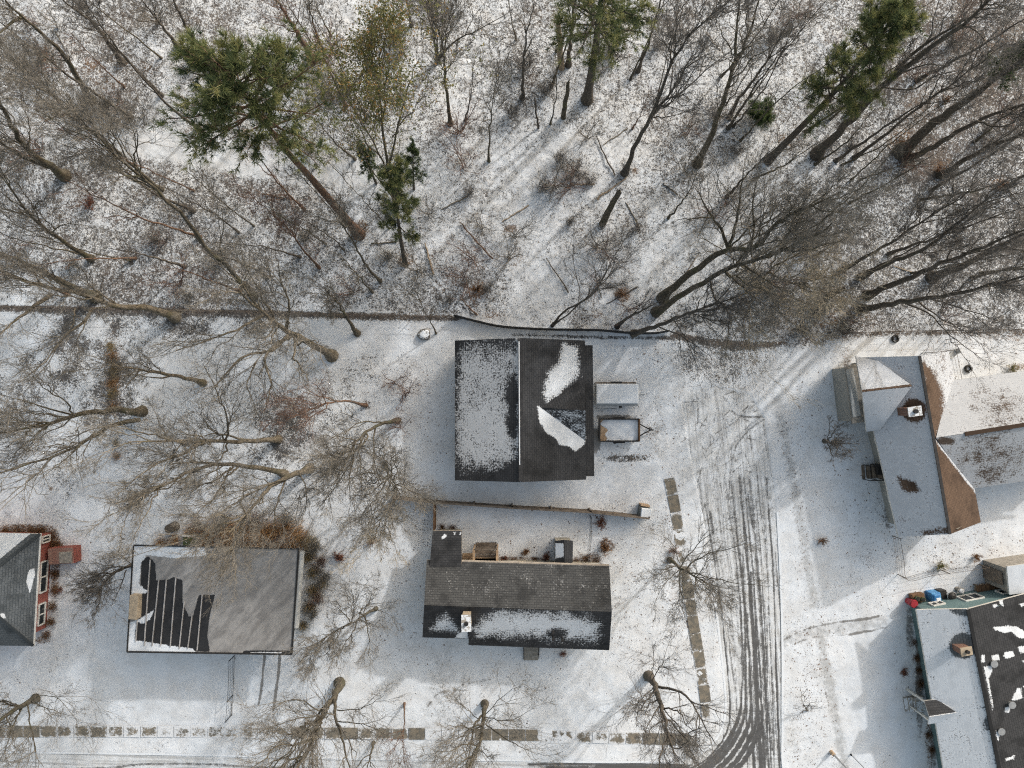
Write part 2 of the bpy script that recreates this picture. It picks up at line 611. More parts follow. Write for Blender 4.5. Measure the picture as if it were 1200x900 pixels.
M = {}
M['ground'] = mat_ground()
M['road'] = mat_road()
M['slab'] = mat_slab()
M['snow'] = simple('fresh_snow', SNOW, (0.74, 0.77, 0.81), 3, 0.8, bump=0.2)
M['kerb'] = simple('kerb_concrete', (0.55, 0.56, 0.56), (0.42, 0.42, 0.42), 5, 0.85, snow=1.1)
M['shingle_black'] = mat_shingle('charcoal_shingles', (0.030, 0.032, 0.036), (0.062, 0.064, 0.070))
M['shingle_frosted'] = mat_shingle('frosted_charcoal_shingles', (0.030, 0.032, 0.036), (0.062, 0.064, 0.070), snowcol=(0.68, 0.71, 0.75), speck=1.15)
M['shingle_grey'] = mat_shingle('grey_shingles', (0.048, 0.050, 0.053), (0.092, 0.095, 0.097), snowcol=(0.42, 0.43, 0.44))
M['shingle_brown'] = mat_shingle('brown_shingles', (0.080, 0.052, 0.037), (0.136, 0.092, 0.066), snowcol=(0.58, 0.62, 0.68))
M['shingle_umber'] = mat_shingle('umber_shingles', (0.075, 0.055, 0.043), (0.125, 0.098, 0.08), snowcol=(0.50, 0.53, 0.575), spot=0.5, speck=0.75)
M['shingle_slate'] = mat_shingle('blue_grey_shingles', (0.075, 0.088, 0.098), (0.15, 0.165, 0.18))
M['membrane'] = mat_membrane()
M['fascia_dark'] = simple('dark_roof_edge', (0.05, 0.05, 0.053), None, 4)
M['fascia_white'] = simple('white_roof_edge', (0.72, 0.71, 0.68), (0.55, 0.53, 0.5), 4, 0.5)
M['fascia_tan'] = simple('tan_gutter', (0.50, 0.43, 0.35), (0.36, 0.31, 0.26), 3, 0.5)
M['siding_grey'] = mat_siding('pale_grey_siding', (0.36, 0.36, 0.34))
M['siding_teal'] = mat_siding('teal_siding', (0.15, 0.235, 0.25))
M['siding_cream'] = mat_siding('cream_siding', (0.5, 0.46, 0.38))
M['brick_red'] = mat_brick('red_brick', (0.30, 0.065, 0.05), (0.22, 0.05, 0.042), (0.30, 0.2, 0.17))
M['brick_brown'] = mat_brick('brown_brick', (0.22, 0.10, 0.07), (0.15, 0.075, 0.055), (0.3, 0.27, 0.24))
M['stucco_tan'] = simple('tan_render', (0.48, 0.40, 0.30), (0.36, 0.30, 0.23), 6, 0.9, bump=0.2)
M['concrete'] = simple('weathered_concrete', (0.36, 0.34, 0.31), (0.24, 0.225, 0.20), 5, 0.9, bump=0.2)
M['concrete_snow'] = simple('concrete_under_snow', (0.36, 0.34, 0.31), (0.24, 0.225, 0.20), 5, 0.9, bump=0.2, snow=0.55)
M['glass'] = simple('dark_window_glass', (0.03, 0.038, 0.045), None, 3, 0.12)
M['white_trim'] = simple('white_painted_trim', (0.74, 0.74, 0.72), (0.62, 0.61, 0.58), 5, 0.5)
M['wood_new'] = simple('pale_deck_timber', (0.50, 0.37, 0.25), (0.36, 0.25, 0.165), 4, 0.8, bump=0.2)
M['wood_grey'] = simple('weathered_fence_boards', (0.23, 0.19, 0.155), (0.135, 0.11, 0.09), 3, 0.9, bump=0.3)
M['wood_brown'] = simple('brown_stained_boards', (0.20, 0.12, 0.07), (0.12, 0.072, 0.045), 4, 0.85, bump=0.3)
M['metal_black'] = simple('black_painted_metal', (0.022, 0.022, 0.024), (0.04, 0.038, 0.036), 6, 0.5)
M['metal_grey'] = simple('galvanised_metal', (0.42, 0.43, 0.44), (0.33, 0.34, 0.35), 5, 0.45, metal=0.4)
M['panel'] = simple('pale_grey_roof_panel', (0.52, 0.53, 0.52), (0.42, 0.43, 0.43), 3, 0.7)
M['cabinet'] = simple('grey_green_cabinet_paint', (0.16, 0.19, 0.20), (0.12, 0.14, 0.15), 4, 0.6)
M['rubber'] = simple('tyre_rubber', (0.022, 0.021, 0.02), (0.04, 0.038, 0.035), 8, 0.85, snow=0.35)
M['red_plastic'] = simple('red_plastic', (0.36, 0.035, 0.05), (0.26, 0.03, 0.04), 5, 0.5)
M['blue_tarp'] = simple('blue_tarpaulin', (0.04, 0.17, 0.42), (0.10, 0.30, 0.55), 3, 0.45, bump=0.6)
M['green_plastic'] = simple('dull_green_plastic', (0.09, 0.13, 0.06), (0.06, 0.075, 0.04), 5, 0.6, snow=0.3)
M['rock'] = simple('field_stone', (0.25, 0.235, 0.215), (0.14, 0.13, 0.12), 4, 0.9, bump=0.6, snow=0.75)
M['log'] = simple('dead_pale_wood', (0.40, 0.33, 0.25), (0.24, 0.18, 0.13), 5, 0.9, bump=0.5)
M['netting'] = simple('black_fabric_fence', (0.020, 0.020, 0.022), (0.05, 0.05, 0.05), 4, 0.8)
M['wire'] = simple('rusty_wire_mesh', (0.16, 0.13, 0.11), (0.10, 0.085, 0.075), 8, 0.8)
M['bark_dark'] = mat_bark('dark_furrowed_bark', (0.060, 0.052, 0.045), (0.145, 0.128, 0.110), (0.095, 0.088, 0.072))
M['bark_olive'] = mat_bark('olive_lichened_bark', (0.048, 0.041, 0.032), (0.165, 0.145, 0.11), (0.10, 0.096, 0.06))
M['bark_pale'] = mat_bark('pale_flaking_bark', (0.075, 0.062, 0.045), (0.27, 0.235, 0.185), (0.13, 0.115, 0.078))
M['bark_red'] = mat_bark('reddish_bark', (0.10, 0.062, 0.045), (0.22, 0.14, 0.10), (0.13, 0.10, 0.08))
M['twig_dark'] = mat_bark('dark_twigs', (0.105, 0.099, 0.093), (0.23, 0.217, 0.205), (0.16, 0.15, 0.14))
M['twig_grey'] = mat_bark('grey_twigs', (0.130, 0.122, 0.110), (0.29, 0.272, 0.245), (0.185, 0.173, 0.15))
M['twig_pale'] = mat_bark('pale_twigs', (0.27, 0.235, 0.18), (0.48, 0.43, 0.35), (0.33, 0.30, 0.23))
M['twig_red'] = mat_bark('reddish_twigs', (0.14, 0.088, 0.07), (0.26, 0.18, 0.15), (0.19, 0.135, 0.115))
M['needles'] = mat_leaf('pine_needles', [(0, (0.055, 0.085, 0.050)), (0.45, (0.135, 0.172, 0.082)), (0.8, (0.25, 0.27, 0.11)), (1, (0.37, 0.355, 0.17))], 0.4)
M['needles_dark'] = mat_leaf('dark_evergreen_needles', [(0, (0.04, 0.065, 0.036)), (0.6, (0.085, 0.13, 0.06)), (1, (0.17, 0.21, 0.08))], 0.4)
M['leaf_olive'] = mat_leaf('olive_leaves', [(0, (0.09, 0.11, 0.045)), (0.55, (0.20, 0.205, 0.085)), (0.85, (0.30, 0.25, 0.10)), (1, (0.38, 0.22, 0.085))], 0.4)
M['leaf_brown'] = mat_leaf('dead_brown_leaves', [(0, (0.08, 0.042, 0.02)), (0.5, (0.20, 0.105, 0.05)), (1, (0.34, 0.20, 0.11))], 0.2)
M['leaf_rust'] = mat_leaf('rusty_dead_leaves', [(0, (0.075, 0.028, 0.02)), (0.5, (0.20, 0.075, 0.05)), (1, (0.32, 0.16, 0.10))], 0.2)
M['straw'] = mat_leaf('dead_straw_stems', [(0, (0.17, 0.085, 0.04)), (0.4, (0.38, 0.21, 0.095)), (0.75, (0.52, 0.34, 0.18)), (1, (0.62, 0.48, 0.31))], 0.1)
M['straw_green'] = mat_leaf('greenish_dead_stems', [(0, (0.15, 0.115, 0.055)), (0.5, (0.32, 0.25, 0.13)), (1, (0.52, 0.43, 0.27))], 0.1)


# ------------------------------------------------------------------ painted canvases for ground cover (photo grid, 1 cell = 0.06 m)
CX0, CY0, CW, CH = -100, -100, 1400, 1100
cyy, cxx = np.mgrid[0:CH, 0:CW].astype(np.float32)
cxx += CX0
cyy += CY0


def vnoise(cell, seed, octs=3, gain=0.55):
    out = np.zeros((CH, CW), np.float32)
    amp, tot = 1.0, 0.0
    r = np.random.default_rng(seed)
    for o in range(octs):
        c = max(1.0, cell / 2 ** o)
        gh, gw = int(CH / c) + 3, int(CW / c) + 3
        g = r.random((gh, gw)).astype(np.float32)
        y, x = (cyy - CY0) / c, (cxx - CX0) / c
        iy, ix = y.astype(int), x.astype(int)
        fy, fx = y - iy, x - ix
        fy, fx = fy * fy * (3 - 2 * fy), fx * fx * (3 - 2 * fx)
        v = (g[iy, ix] * (1 - fx) + g[iy, ix + 1] * fx) * (1 - fy) + (g[iy + 1, ix] * (1 - fx) + g[iy + 1, ix + 1] * fx) * fy
        out += amp * v
        tot += amp
        amp *= gain
    return out / tot


def sstep(v, lo, hi):
    t = np.clip((v - lo) / (hi - lo), 0, 1)
    return t * t * (3 - 2 * t)


def seg_dist(x, y, pts, closed=False):
    d = np.full(np.shape(x), 1e9, np.float32)
    n = len(pts)
    for i in range(n if closed else n - 1):
        (ax, ay), (bx, by) = pts[i][:2], pts[(i + 1) % n][:2]
        dx, dy = bx - ax, by - ay
        L = dx * dx + dy * dy + 1e-9
        t = np.clip(((x - ax) * dx + (y - ay) * dy) / L, 0, 1)
        d = np.minimum(d, np.hypot(x - ax - t * dx, y - ay - t * dy))
    return d


def inside(x, y, pts):
    r = np.zeros(np.shape(x), bool)
    n = len(pts)
    for i in range(n):
        (ax, ay), (bx, by) = pts[i][:2], pts[(i + 1) % n][:2]
        if ay == by:
            continue
        c = ((ay > y) != (by > y)) & (x < (bx - ax) * (y - ay) / (by - ay) + ax)
        r ^= c
    return r


def polym(x, y, pts, soft=3.0):
    """1 inside the outline, fading over `soft` px across the edge"""
    d = seg_dist(x, y, pts, True)
    sd = np.where(inside(x, y, pts), d, -d)
    return sstep(sd, -soft, soft)


def ell(x, y, cx, cy, rx, ry, rot=0.0, soft=0.5):
    c, s = math.cos(math.radians(rot)), math.sin(math.radians(rot))
    a, b = (x - cx) * c + (y - cy) * s, -(x - cx) * s + (y - cy) * c
    return 1 - sstep(np.hypot(a / rx, b / ry), 1 - soft, 1 + soft)


def smooth(pts, n=8):
    """Catmull-Rom through the points"""
    p = np.array(pts, float)
    if len(p) < 3:
        t = np.linspace(0, 1, n + 1)[:, None]
        return p[0] * (1 - t) + p[-1] * t
    q = np.vstack([2 * p[0] - p[1], p, 2 * p[-1] - p[-2]])
    out = []
    for i in range(1, len(q) - 2):
        for k in range(n):
            t = k / n
            a, b, c, d = q[i - 1], q[i], q[i + 1], q[i + 2]
            out.append(0.5 * (2 * b + (c - a) * t + (2 * a - 5 * b + 4 * c - d) * t * t + (3 * b - a - 3 * c + d) * t ** 3))
    out.append(p[-1])
    return np.array(out)


def stroke(cv, pts, w, val, soft=1.0, curve=True, mode='max'):
    p = smooth(pts, 6) if curve and len(pts) > 2 else np.array(pts, float)
    x0, x1 = int(p[:, 0].min() - w - 6 - CX0), int(p[:, 0].max() + w + 7 - CX0)
    y0, y1 = int(p[:, 1].min() - w - 6 - CY0), int(p[:, 1].max() + w + 7 - CY0)
    x0, y0, x1, y1 = max(x0, 0), max(y0, 0), min(x1, CW), min(y1, CH)
    if x1 <= x0 or y1 <= y0:
        return
    d = seg_dist(cxx[y0:y1, x0:x1], cyy[y0:y1, x0:x1], p)
    v = val * (1 - sstep(d, w / 2 - soft, w / 2 + soft))
    s = cv[y0:y1, x0:x1]
    cv[y0:y1, x0:x1] = np.maximum(s, v) if mode == 'max' else s + v


def blob(cv, cx, cy, rx, ry, val, rot=0.0, soft=0.6):
    R = max(rx, ry) * 1.8 + 3
    x0, x1 = max(int(cx - R - CX0), 0), min(int(cx + R - CX0), CW)
    y0, y1 = max(int(cy - R - CY0), 0), min(int(cy + R - CY0), CH)
    if x1 <= x0 or y1 <= y0:
        return
    s = cv[y0:y1, x0:x1]
    cv[y0:y1, x0:x1] = np.maximum(s, val * ell(cxx[y0:y1, x0:x1], cyy[y0:y1, x0:x1], cx, cy, rx, ry, rot, soft))


def sample(cv, px, py):
    ix = np.clip(np.round(px - CX0).astype(int), 0, CW - 1)
    iy = np.clip(np.round(py - CY0).astype(int), 0, CH - 1)
    return cv[iy, ix]


N1, N2, N3 = vnoise(60, 1), vnoise(18, 2), vnoise(150, 3)
lit = np.zeros((CH, CW), np.float32)
brn = np.zeros_like(lit)
flk = np.full_like(lit, 0.04)
bare = np.zeros_like(lit)
thin = np.zeros_like(lit)

# the wood: everything above the fence line
edge = np.interp(cxx[0], [-100, 0, 200, 400, 530, 600, 700, 790, 860, 940, 1010, 1200, 1300],
                 [362, 362, 366, 370, 372, 386, 390, 392, 402, 410, 398, 392, 390])[None, :]
wood = sstep(edge - cyy + (N2 - 0.5) * 16, -6, 10)
lit = wood * (0.79 + 0.28 * (N1 - 0.5) + 0.22 * (N2 - 0.5) + 0.16 * (N3 - 0.5))
west = sstep(470 - cxx, 0, 330)
lit += wood * west * 0.03
lit += wood * sstep(cxx - 900, 0, 120) * 0.14
lit -= wood * ell(cxx, cyy, 640, 255, 110, 110, 0, 0.7) * 0.16
lit -= wood * ell(cxx, cyy, 800, 300, 110, 60, -35, 0.7) * 0.10
# snowy track through the western wood
pth = np.interp(cxx[0], [-100, 0, 60, 130, 200, 300, 380, 470], [128, 138, 150, 163, 172, 192, 205, 215])[None, :]
lit -= wood * (1 - sstep(np.abs(cyy - pth), 9, 24)) * sstep(470 - cxx, 0, 60) * 0.36
stroke(thin, [(490, 250), (560, 200), (640, 140), (700, 90)], 9, 0.0)
brn += wood * (0.06 + 0.28 * sstep(N1 + 0.4 * (N2 - 0.5), 0.58, 0.8)) * 0.7
brn += wood * sstep(cxx - 1000, 0, 120) * sstep(220 - cyy, 0, 60) * 0.22
for x, y, rx, ry, v in [(110, 95, 45, 32, .5), (55, 65, 16, 12, .6), (140, 205, 22, 10, .55), (60, 250, 30, 20, .4), (270, 330, 45, 26, .42), (290, 345, 30, 20, .4),
                        (365, 60, 14, 14, .8), (385, 225, 20, 14, .6), (422, 268, 14, 12, .9), (476, 305, 14, 10, .8), (525, 290, 30, 14, .45), (560, 340, 16, 14, .9),
                        (575, 370, 18, 6, .8), (598, 268, 12, 7, .9), (530, 335, 22, 12, .5), (730, 345, 14, 12, .9), (700, 370, 10, 6, .8), (605, 300, 12, 22, .7),
                        (925, 165, 24, 12, .6), (1060, 165, 20, 16, .75), (1105, 195, 16, 12, .7), (1170, 215, 14, 10, .8), (1080, 125, 30, 22, .5), (1130, 70, 40, 26, .45), (1170, 45, 30, 20, .55), (985, 375, 40, 14, .75), (910, 380, 60, 10, .45),
                        (1180, 395, 60, 7, .7), (1195, 430, 12, 7, .8), (95, 240, 14, 8, .7), (105, 75, 10, 10, .8), (175, 80, 14, 12, .6), (205, 160, 22, 8, .5), (235, 148, 25, 9, .7), (560, 312, 10, 6, .7), (745, 200, 6, 5, .9)]:
    blob(brn, x, y, rx, ry, v)
# litter band that has blown up against the fence line
for pts in ([(-100, 360), (0, 361), (120, 362), (300, 366), (420, 370), (535, 372)], [(790, 392), (870, 404), (950, 398), (1010, 392), (1100, 390), (1300, 388)]):
    stroke(lit, pts, 9, 0.95, 5)
    stroke(brn, pts, 6, 0.5, 4)
stroke(lit, [(600, 392), (700, 395), (790, 396)], 5, 0.7, 3)

# western back yards: leaves, patches of thicker litter
lit += (1 - wood) * sstep(640 - cyy, 0, 160) * sstep(520 - cxx, 0, 120) * 0.52 * (0.25 + 1.5 * N2 * N1 * 1.4)
lit += (1 - wood) * sstep(cyy - 500, 0, 120) * 0.20 * (2.2 * N2 - 0.4)
lit += (1 - wood) * 0.30 * (0.4 + 1.2 * N1)
flk *= 1 - 0.8 * polym(cxx, cyy, [(105, 772), (275, 772), (275, 826), (105, 826)], 8)
lit -= (1 - wood) * 0.42 * np.maximum(polym(cxx, cyy, [(100, 770), (280, 770), (280, 830), (100, 830)], 30), ell(cxx, cyy, 1050, 830, 60, 110))
lit += (1 - wood) * ell(cxx, cyy, 845, 425, 80, 34) * 0.45
for x, y, rx, ry, v in [(135, 400, 18, 40, .6), (133, 450, 10, 55, .75), (140, 520, 24, 30, .5), (120, 540, 20, 16, .45), (75, 500, 40, 18, .35), (390, 560, 60, 60, .50), (430, 500, 40, 40, .55), (470, 440, 34, 44, .62),
                        (470, 520, 14, 60, .55), (430, 620, 45, 30, .55), (385, 650, 40, 45, .55), (300, 600, 90, 30, .45), (735, 537, 36, 6, .95), (765, 505, 12, 18, .6), (420, 690, 40, 40, .45), (520, 430, 16, 50, .3), (200, 560, 60, 25, .3), (470, 480, 50, 20, .5)]:
    blob(lit, x, y, rx, ry, v)
for x, y, rx, ry, v in [(133, 440, 8, 48, .55), (132, 400, 12, 14, .4), (425, 640, 30, 18, .4), (400, 655, 16, 22, .62), (435, 635, 14, 8, .6), (470, 440, 26, 30, .28), (390, 690, 20, 26, .45), (60, 573, 4, 4, .9)]:
    blob(brn, x, y, rx, ry, v)
# dropped leaves on open snow
for x, y, rx, ry, v in [(500, 490, 30, 90, .45), (490, 640, 40, 60, .5), (480, 740, 60, 50, .34), (730, 690, 26, 60, .62), (735, 730, 40, 50, .4), (690, 640, 30, 26, .6), (600, 610, 100, 24, .18), (610, 790, 90, 18, .22),
                        (640, 640, 26, 22, .45), (590, 640, 20, 16, .45), (780, 600, 22, 30, .75), (800, 690, 20, 50, .7), (820, 770, 16, 40, .6), (770, 420, 50, 25, .45), (800, 460, 60, 60, .30), (740, 470, 30, 60, .35),
                        (735, 535, 42, 10, .95), (765, 505, 16, 22, .95), (1000, 590, 30, 60, .3), (1040, 580, 12, 60, .75), (1100, 650, 90, 24, .62), (960, 470, 30, 70, .35), (940, 600, 14, 120, .4), (950, 800, 26, 90, .8), (945, 850, 20, 60, .8), (990, 700, 60, 30, .25),
                        (985, 685, 16, 5, .9), (1025, 705, 20, 8, .85), (1165, 410, 60, 30, .75), (1100, 410, 30, 22, .6), (1140, 640, 60, 20, .6), (850, 420, 60, 26, .5), (720, 600, 20, 14, .8), (720, 640, 14, 16, .8), (790, 545, 14, 30, .6),
                        (440, 560, 60, 70, .3), (340, 840, 70, 30, .3), (560, 850, 50, 40, .25), (30, 830, 60, 30, .2), (780, 830, 40, 40, .4), (500, 575, 14, 14, .8), (160, 610, 40, 30, .3)]:
    blob(flk, x, y, rx, ry, v, 0, 0.9)
for x, y, rx, ry, v in [(705, 612, 9, 7, .8), (712, 640, 11, 12, .85), (792, 640, 8, 14, .55), (800, 700, 6, 30, .5), (808, 730, 6, 10, .8), (778, 612, 18, 10, .55), (690, 652, 22, 6, .8), (600, 655, 60, 4, .85), (620, 645, 5, 10, .6), (640, 655, 10, 8, .7), (535, 619, 26, 3, .7), (660, 767, 9, 4, .7),
                        (1145, 655, 8, 7, .8), (1105, 662, 30, 7, .6), (1170, 655, 40, 8, .5), (1040, 560, 7, 50, .55), (1030, 520, 6, 20, .6), (992, 420, 8, 16, .7), (1078, 775, 7, 45, .8), (1090, 870, 7, 50, .8), (30, 620, 50, 8, .9), (65, 660, 8, 60, .85), (50, 750, 18, 6, .8)]:
    blob(brn, x, y, rx, ry, v)
    blob(lit, x, y, rx, ry, v * 0.75)
# dark mulch, trodden ground, trailer rims; the covered trailer's shadow line is painted in
for x, y, rx, ry, v in [(1078, 790, 6, 80, .8), (1066, 735, 6, 30, .7), (1094, 870, 5, 40, .7), (1030, 510, 6, 30, .6), (993, 460, 4, 50, .7), (1040, 600, 5, 30, .6), (697, 515, 8, 16, .9), (720, 489, 28, 3, .8), (715, 478, 20, 2, .7), (640, 480, 0.1, 0.1, 0)]:
    blob(bare, x, y, rx, ry, v)
# verge walk on the east side of the street, and the snowy paved spots
stroke(thin, [(910, 470), (930, 560), (945, 650), (955, 710)], 14, 0.66, 6)
stroke(thin, [(960, 740), (967, 775), (977, 830), (994, 920)], 13, 0.70, 5)
stroke(flk, [(918, 500), (930, 570), (948, 680)], 15, 0.75, 5)
stroke(bare, [(966, 800), (972, 835)], 3, 0.6, 2)
stroke(thin, [(790, 440), (800, 520), (808, 560)], 30, 0.35, 14)
stroke(thin, [(775, 470), (772, 530)], 20, 0.5, 9)
stroke(thin, [(700, 545), (760, 545)], 8, 0.25, 6)
for pts in ([(500, 830), (515, 812), (530, 810), (545, 802), (575, 796)],):
    stroke(bare, pts, 4, 0.66, 3)
stroke(bare, [(528, 812), (526, 840), (520, 870), (510, 900)], 4, 0.42, 3)
stroke(bare, [(516, 815), (512, 850), (504, 890)], 5, 0.34, 4)
stroke(thin, [(520, 790), (515, 840), (505, 905)], 44, 0.4, 14)
stroke(thin, [(526, 760), (522, 800)], 12, 0.4, 5)
# wheel lines from the garage of the flat-roofed house
stroke(bare, [(310, 768), (307, 800), (303, 826)], 3.2, 0.92, 1.2)
stroke(bare, [(328, 768), (325, 800), (320, 832)], 3.6, 0.98, 1.5)
stroke(bare, [(275, 770), (274, 800), (271, 838)], 2.0, 0.8, 1.2)
# drive on the east side
stroke(bare, [(918, 750), (945, 737), (985, 729), (1030, 722)], 3, 0.68, 2)
stroke(bare, [(985, 729), (1012, 726), (1030, 722)], 3, 0.95, 1.5)
stroke(bare, [(925, 757), (950, 748), (990, 744), (1040, 735)], 3, 0.62, 2)
stroke(bare, [(995, 744), (1024, 739)], 3, 0.95, 1.5)
stroke(thin, [(915, 753), (950, 742), (990, 736), (1035, 729)], 16, 0.55, 5)
# footprints, drag lines
stroke(bare, [(1047, 752), (1052, 780), (1060, 818)], 1.2, 0.7, 1)
stroke(thin, [(935, 745), (955, 790), (965, 830)], 2, 0.6, 2)
stroke(thin, [(925, 840), (930, 880)], 18, 0.4, 6)
SCRIB = []
for i in range(110):
    a = rng.uniform(0, 6.28)
    x, y = rng.normal(850, 34), rng.normal(480, 42)
    if edge[0, int(x - CX0)] > y - 6:
        continue
    L = rng.uniform(8, 26)
    sw_, sv_ = rng.uniform(1.0, 2.0), rng.uniform(0.42, 0.75)
    stroke(bare, [(x, y), (x + L * math.cos(a), y + L * math.sin(a))], sw_, sv_, 1.2, False)
    SCRIB.append((x, y, a, L, sw_, sv_))
stroke(brn, [(778, 606), (788, 640), (796, 680), (803, 720), (811, 760)], 7, 0.56, 5)
stroke(lit, [(778, 600), (788, 640), (796, 680), (803, 720), (811, 760)], 12, 0.62, 8)
FEET = [(76, 206), (298, 348), (107, 303), (112, 348), (206, 372), (238, 449), (167, 484), (326, 515), (334, 556), (363, 549), (429, 475), (467, 493), (389, 417), (419, 391), (398, 802), (568, 826), (760, 794), (785, 656), (42, 820), (156, 662),
        (690, 117), (817, 192), (732, 203), (706, 262), (776, 352), (768, 366), (957, 181), (1056, 178), (1102, 205), (1092, 326), (1016, 346), (421, 276), (475, 310), (528, 145), (366, 70), (143, 73)]
for x, y in FEET:
    blob(lit, x, y, 8, 7, 0.9)
    blob(brn, x + 1, y, 6, 5, 0.6)
thin += wood * (0.34 + 0.25 * (N2 - 0.5) + 0.25 * (N1 - 0.5))
thin = np.clip(thin, 0, 1)
lit = np.clip(lit, 0, 1.1)
brn = np.clip(brn, 0, 1)
flk = np.clip(flk, 0, 0.95) * (1 - 0.7 * wood)

# ------------------------------------------------------------------ road outline (px)
ROAD = [(798, 470), (810, 540), (822, 600), (832, 660), (841, 730), (849, 800), (850, 835), (842, 862), (822, 882), (790, 891), (700, 893), (600, 891), (400, 889), (200, 884), (-100, 880),
        (-100, 1000), (1300, 1000), (1300, 925), (1000, 922), (930, 915), (918, 900), (917, 850), (917, 760), (915, 680), (911, 600), (905, 540), (897, 490), (880, 462), (840, 452), (810, 455)]
rmask = inside(cxx, cyy, ROAD)
rd = seg_dist(cxx, cyy, ROAD, True)
rsd = np.where(rmask, rd, -rd)
rdep = sstep(rsd, -0.5, 2.5)

trk = np.zeros_like(lit)
fade = np.interp(cyy[:, :1], [450, 540, 640, 740, 840, 900, 1000], [0.35, 0.62, 0.80, 0.90, 0.96, 1.0, 1.0])


def track(pts, w, v):
    stroke(trk, pts, w * 0.82, v, 0.9)


def jit(pts, a):
    return [(x + rng.normal(0, a), y) for x, y in pts]


for off, w, v in [(0, 3, .8), (7, 2.4, .6), (13, 2, .5)]:     # western lane
    track([(826 + off * .3, 590), (836 + off * .5, 650), (846 + off * .6, 720), (853 + off * .8, 790), (856 + off, 830), (850 + off, 862), (828 + off, 890), (800 + off, 905)], w, v)
for x0, x1, x2, x3, w, v in [(850, 862, 872, 876, 3, .75), (857, 868, 878, 884, 4, .8), (866, 876, 885, 892, 5, .85), (872, 881, 890, 897, 3, .8), (878, 886, 894, 901, 4, .8), (884, 891, 898, 905, 2.4, .75),
                             (892, 898, 904, 909, 2.2, .7), (899, 905, 910, 914, 3, .9), (843, 856, 868, 870, 2, .6), (838, 850, 862, 866, 2, .6), (861, 880, 886, 889, 2, .5), (888, 888, 894, 897, 2, .6), (853, 872, 874, 879, 2, .5)]:
    track(jit([(x0, 560), (x1, 660), (x2, 770), (x3, 905)], 0.7), w, v)
for off, w, v, y0 in [(0, 3.4, .8, 700), (9, 3, .8, 650), (20, 3.4, .8, 720), (31, 3, .8, 670), (40, 3.4, .85, 690)]:  # swinging round the corner
    track([(867 + off * .42, y0), (869 + off * .43, (y0 + 800) / 2), (870 + off * .45, 800), (866 + off * .7, 840), (852 + off * .8, 870), (832 + off, 892), (810 + off * 1.1, 908)], w, v)
    cv_ = smooth([(868 + off * .5, 800), (868 + off * .6, 826), (864 + off * .72, 846), (852 + off * .8, 870), (832 + off, 892), (810 + off * 1.1, 908)], 6)
    for k_ in range(len(cv_) - 1):
        t_ = min(1.0, k_ / 16)
        stroke(trk, [cv_[k_], cv_[k_ + 1]], 1.2 + (w + 1.6) * t_, .55 + .35 * t_, 0.9, False)
for x0, x1, x2, x3, w, v in [(826, 838, 850, 858, 2, .6), (831, 845, 858, 866, 1.6, .5), (868, 884, 893, 900, 2, .6), (880, 893, 900, 908, 1.8, .6), (893, 900, 906, 912, 2.4, .6), (846, 862, 880, 888, 2.2, .6), (820, 829, 842, 852, 2.6, .65), (842, 846, 858, 872, 1.6, .55)]:
    track(jit([(x0 - 8, 500), (x0, 560), (x1, 660), (x2, 770), (x3, 905)], 1.0), w, v)
for a, b, w, v in [((872, 640), (906, 850), 2, .6), ((890, 620), (868, 830), 2, .6), ((846, 700), (880, 820), 2, .6), ((900, 700), (905, 880), 2, .7), ((884, 815), (889, 890), 5, .62), ((880, 700), (889, 860), 2, .7), ((889, 835), (894, 905), 8, .7), ((908, 640), (915, 800), 2, .8)]:
    track([a, ((a[0] + b[0]) / 2 + rng.normal(0, 2), (a[1] + b[1]) / 2), b], w, v)
trk *= np.maximum(fade, 0.25)
for i in range(46):
    x = rng.uniform(808, 905)
    y = rng.uniform(480, 640)
    L = rng.uniform(40, 130)
    track([(x, y), (x + 0.04 * L, y + L / 2), (x + 0.12 * L, y + L)], rng.uniform(1.2, 2.4), rng.uniform(.3, .55))
for pts, w, v in [([(918, 486), (895, 492), (874, 508), (861, 528), (855, 565), (857, 600)], 2.2, .6), ([(910, 492), (888, 503), (870, 520), (860, 545), (856, 580)], 1.6, .5), ([(900, 480), (880, 497), (862, 515), (852, 540), (848, 575)], 2.0, .5), ([(890, 470), (866, 490), (848, 520), (840, 560), (838, 600)], 2.2, .45), ([(835, 450), (842, 480), (858, 500), (880, 505)], 1.6, .5), ([(905, 478), (880, 482), (855, 495), (838, 520)], 1.8, .5), ([(916, 487), (890, 489), (868, 488), (858, 482)], 2.2, .75), ([(915, 485), (895, 475), (880, 470)], 2.2, .75),
                  ([(850, 462), (865, 459), (890, 461), (915, 468)], 2.0, .7), ([(838, 545), (842, 530), (846, 515), (848, 500)], 2.4, .5), ([(818, 565), (822, 548)], 2.5, .55), ([(877, 580), (880, 605), (886, 630)], 4, .6), ([(855, 565), (858, 600), (866, 640)], 5, .42),
                  ([(832, 600), (836, 625)], 4, .65), ([(805, 455), (825, 480), (835, 530)], 1.6, .35), ([(840, 470), (850, 500), (856, 550)], 1.6, .35)]:
    stroke(trk, pts, w, v, 1.5)
for x, y, a, L, sw_, sv_ in SCRIB:
    stroke(trk, [(x, y), (x + L * math.cos(a), y + L * math.sin(a))], sw_, sv_ * 0.95, 1.2, False)
# bottom street
trk = np.maximum(trk, 0.95 * polym(cxx, cyy, [(640, 897), (720, 895), (810, 896), (800, 1000), (560, 1000)], 4) * (0.6 + 0.8 * N2))
stroke(trk, [(0, 903), (120, 900), (170, 896), (240, 896), (300, 899), (420, 903)], 3, 0.65, 2)
stroke(trk, [(-100, 925), (400, 928), (800, 935), (1300, 950)], 16, 0.8, 6)
stroke(trk, [(620, 896), (700, 896), (800, 897)], 3, 0.9, 2)


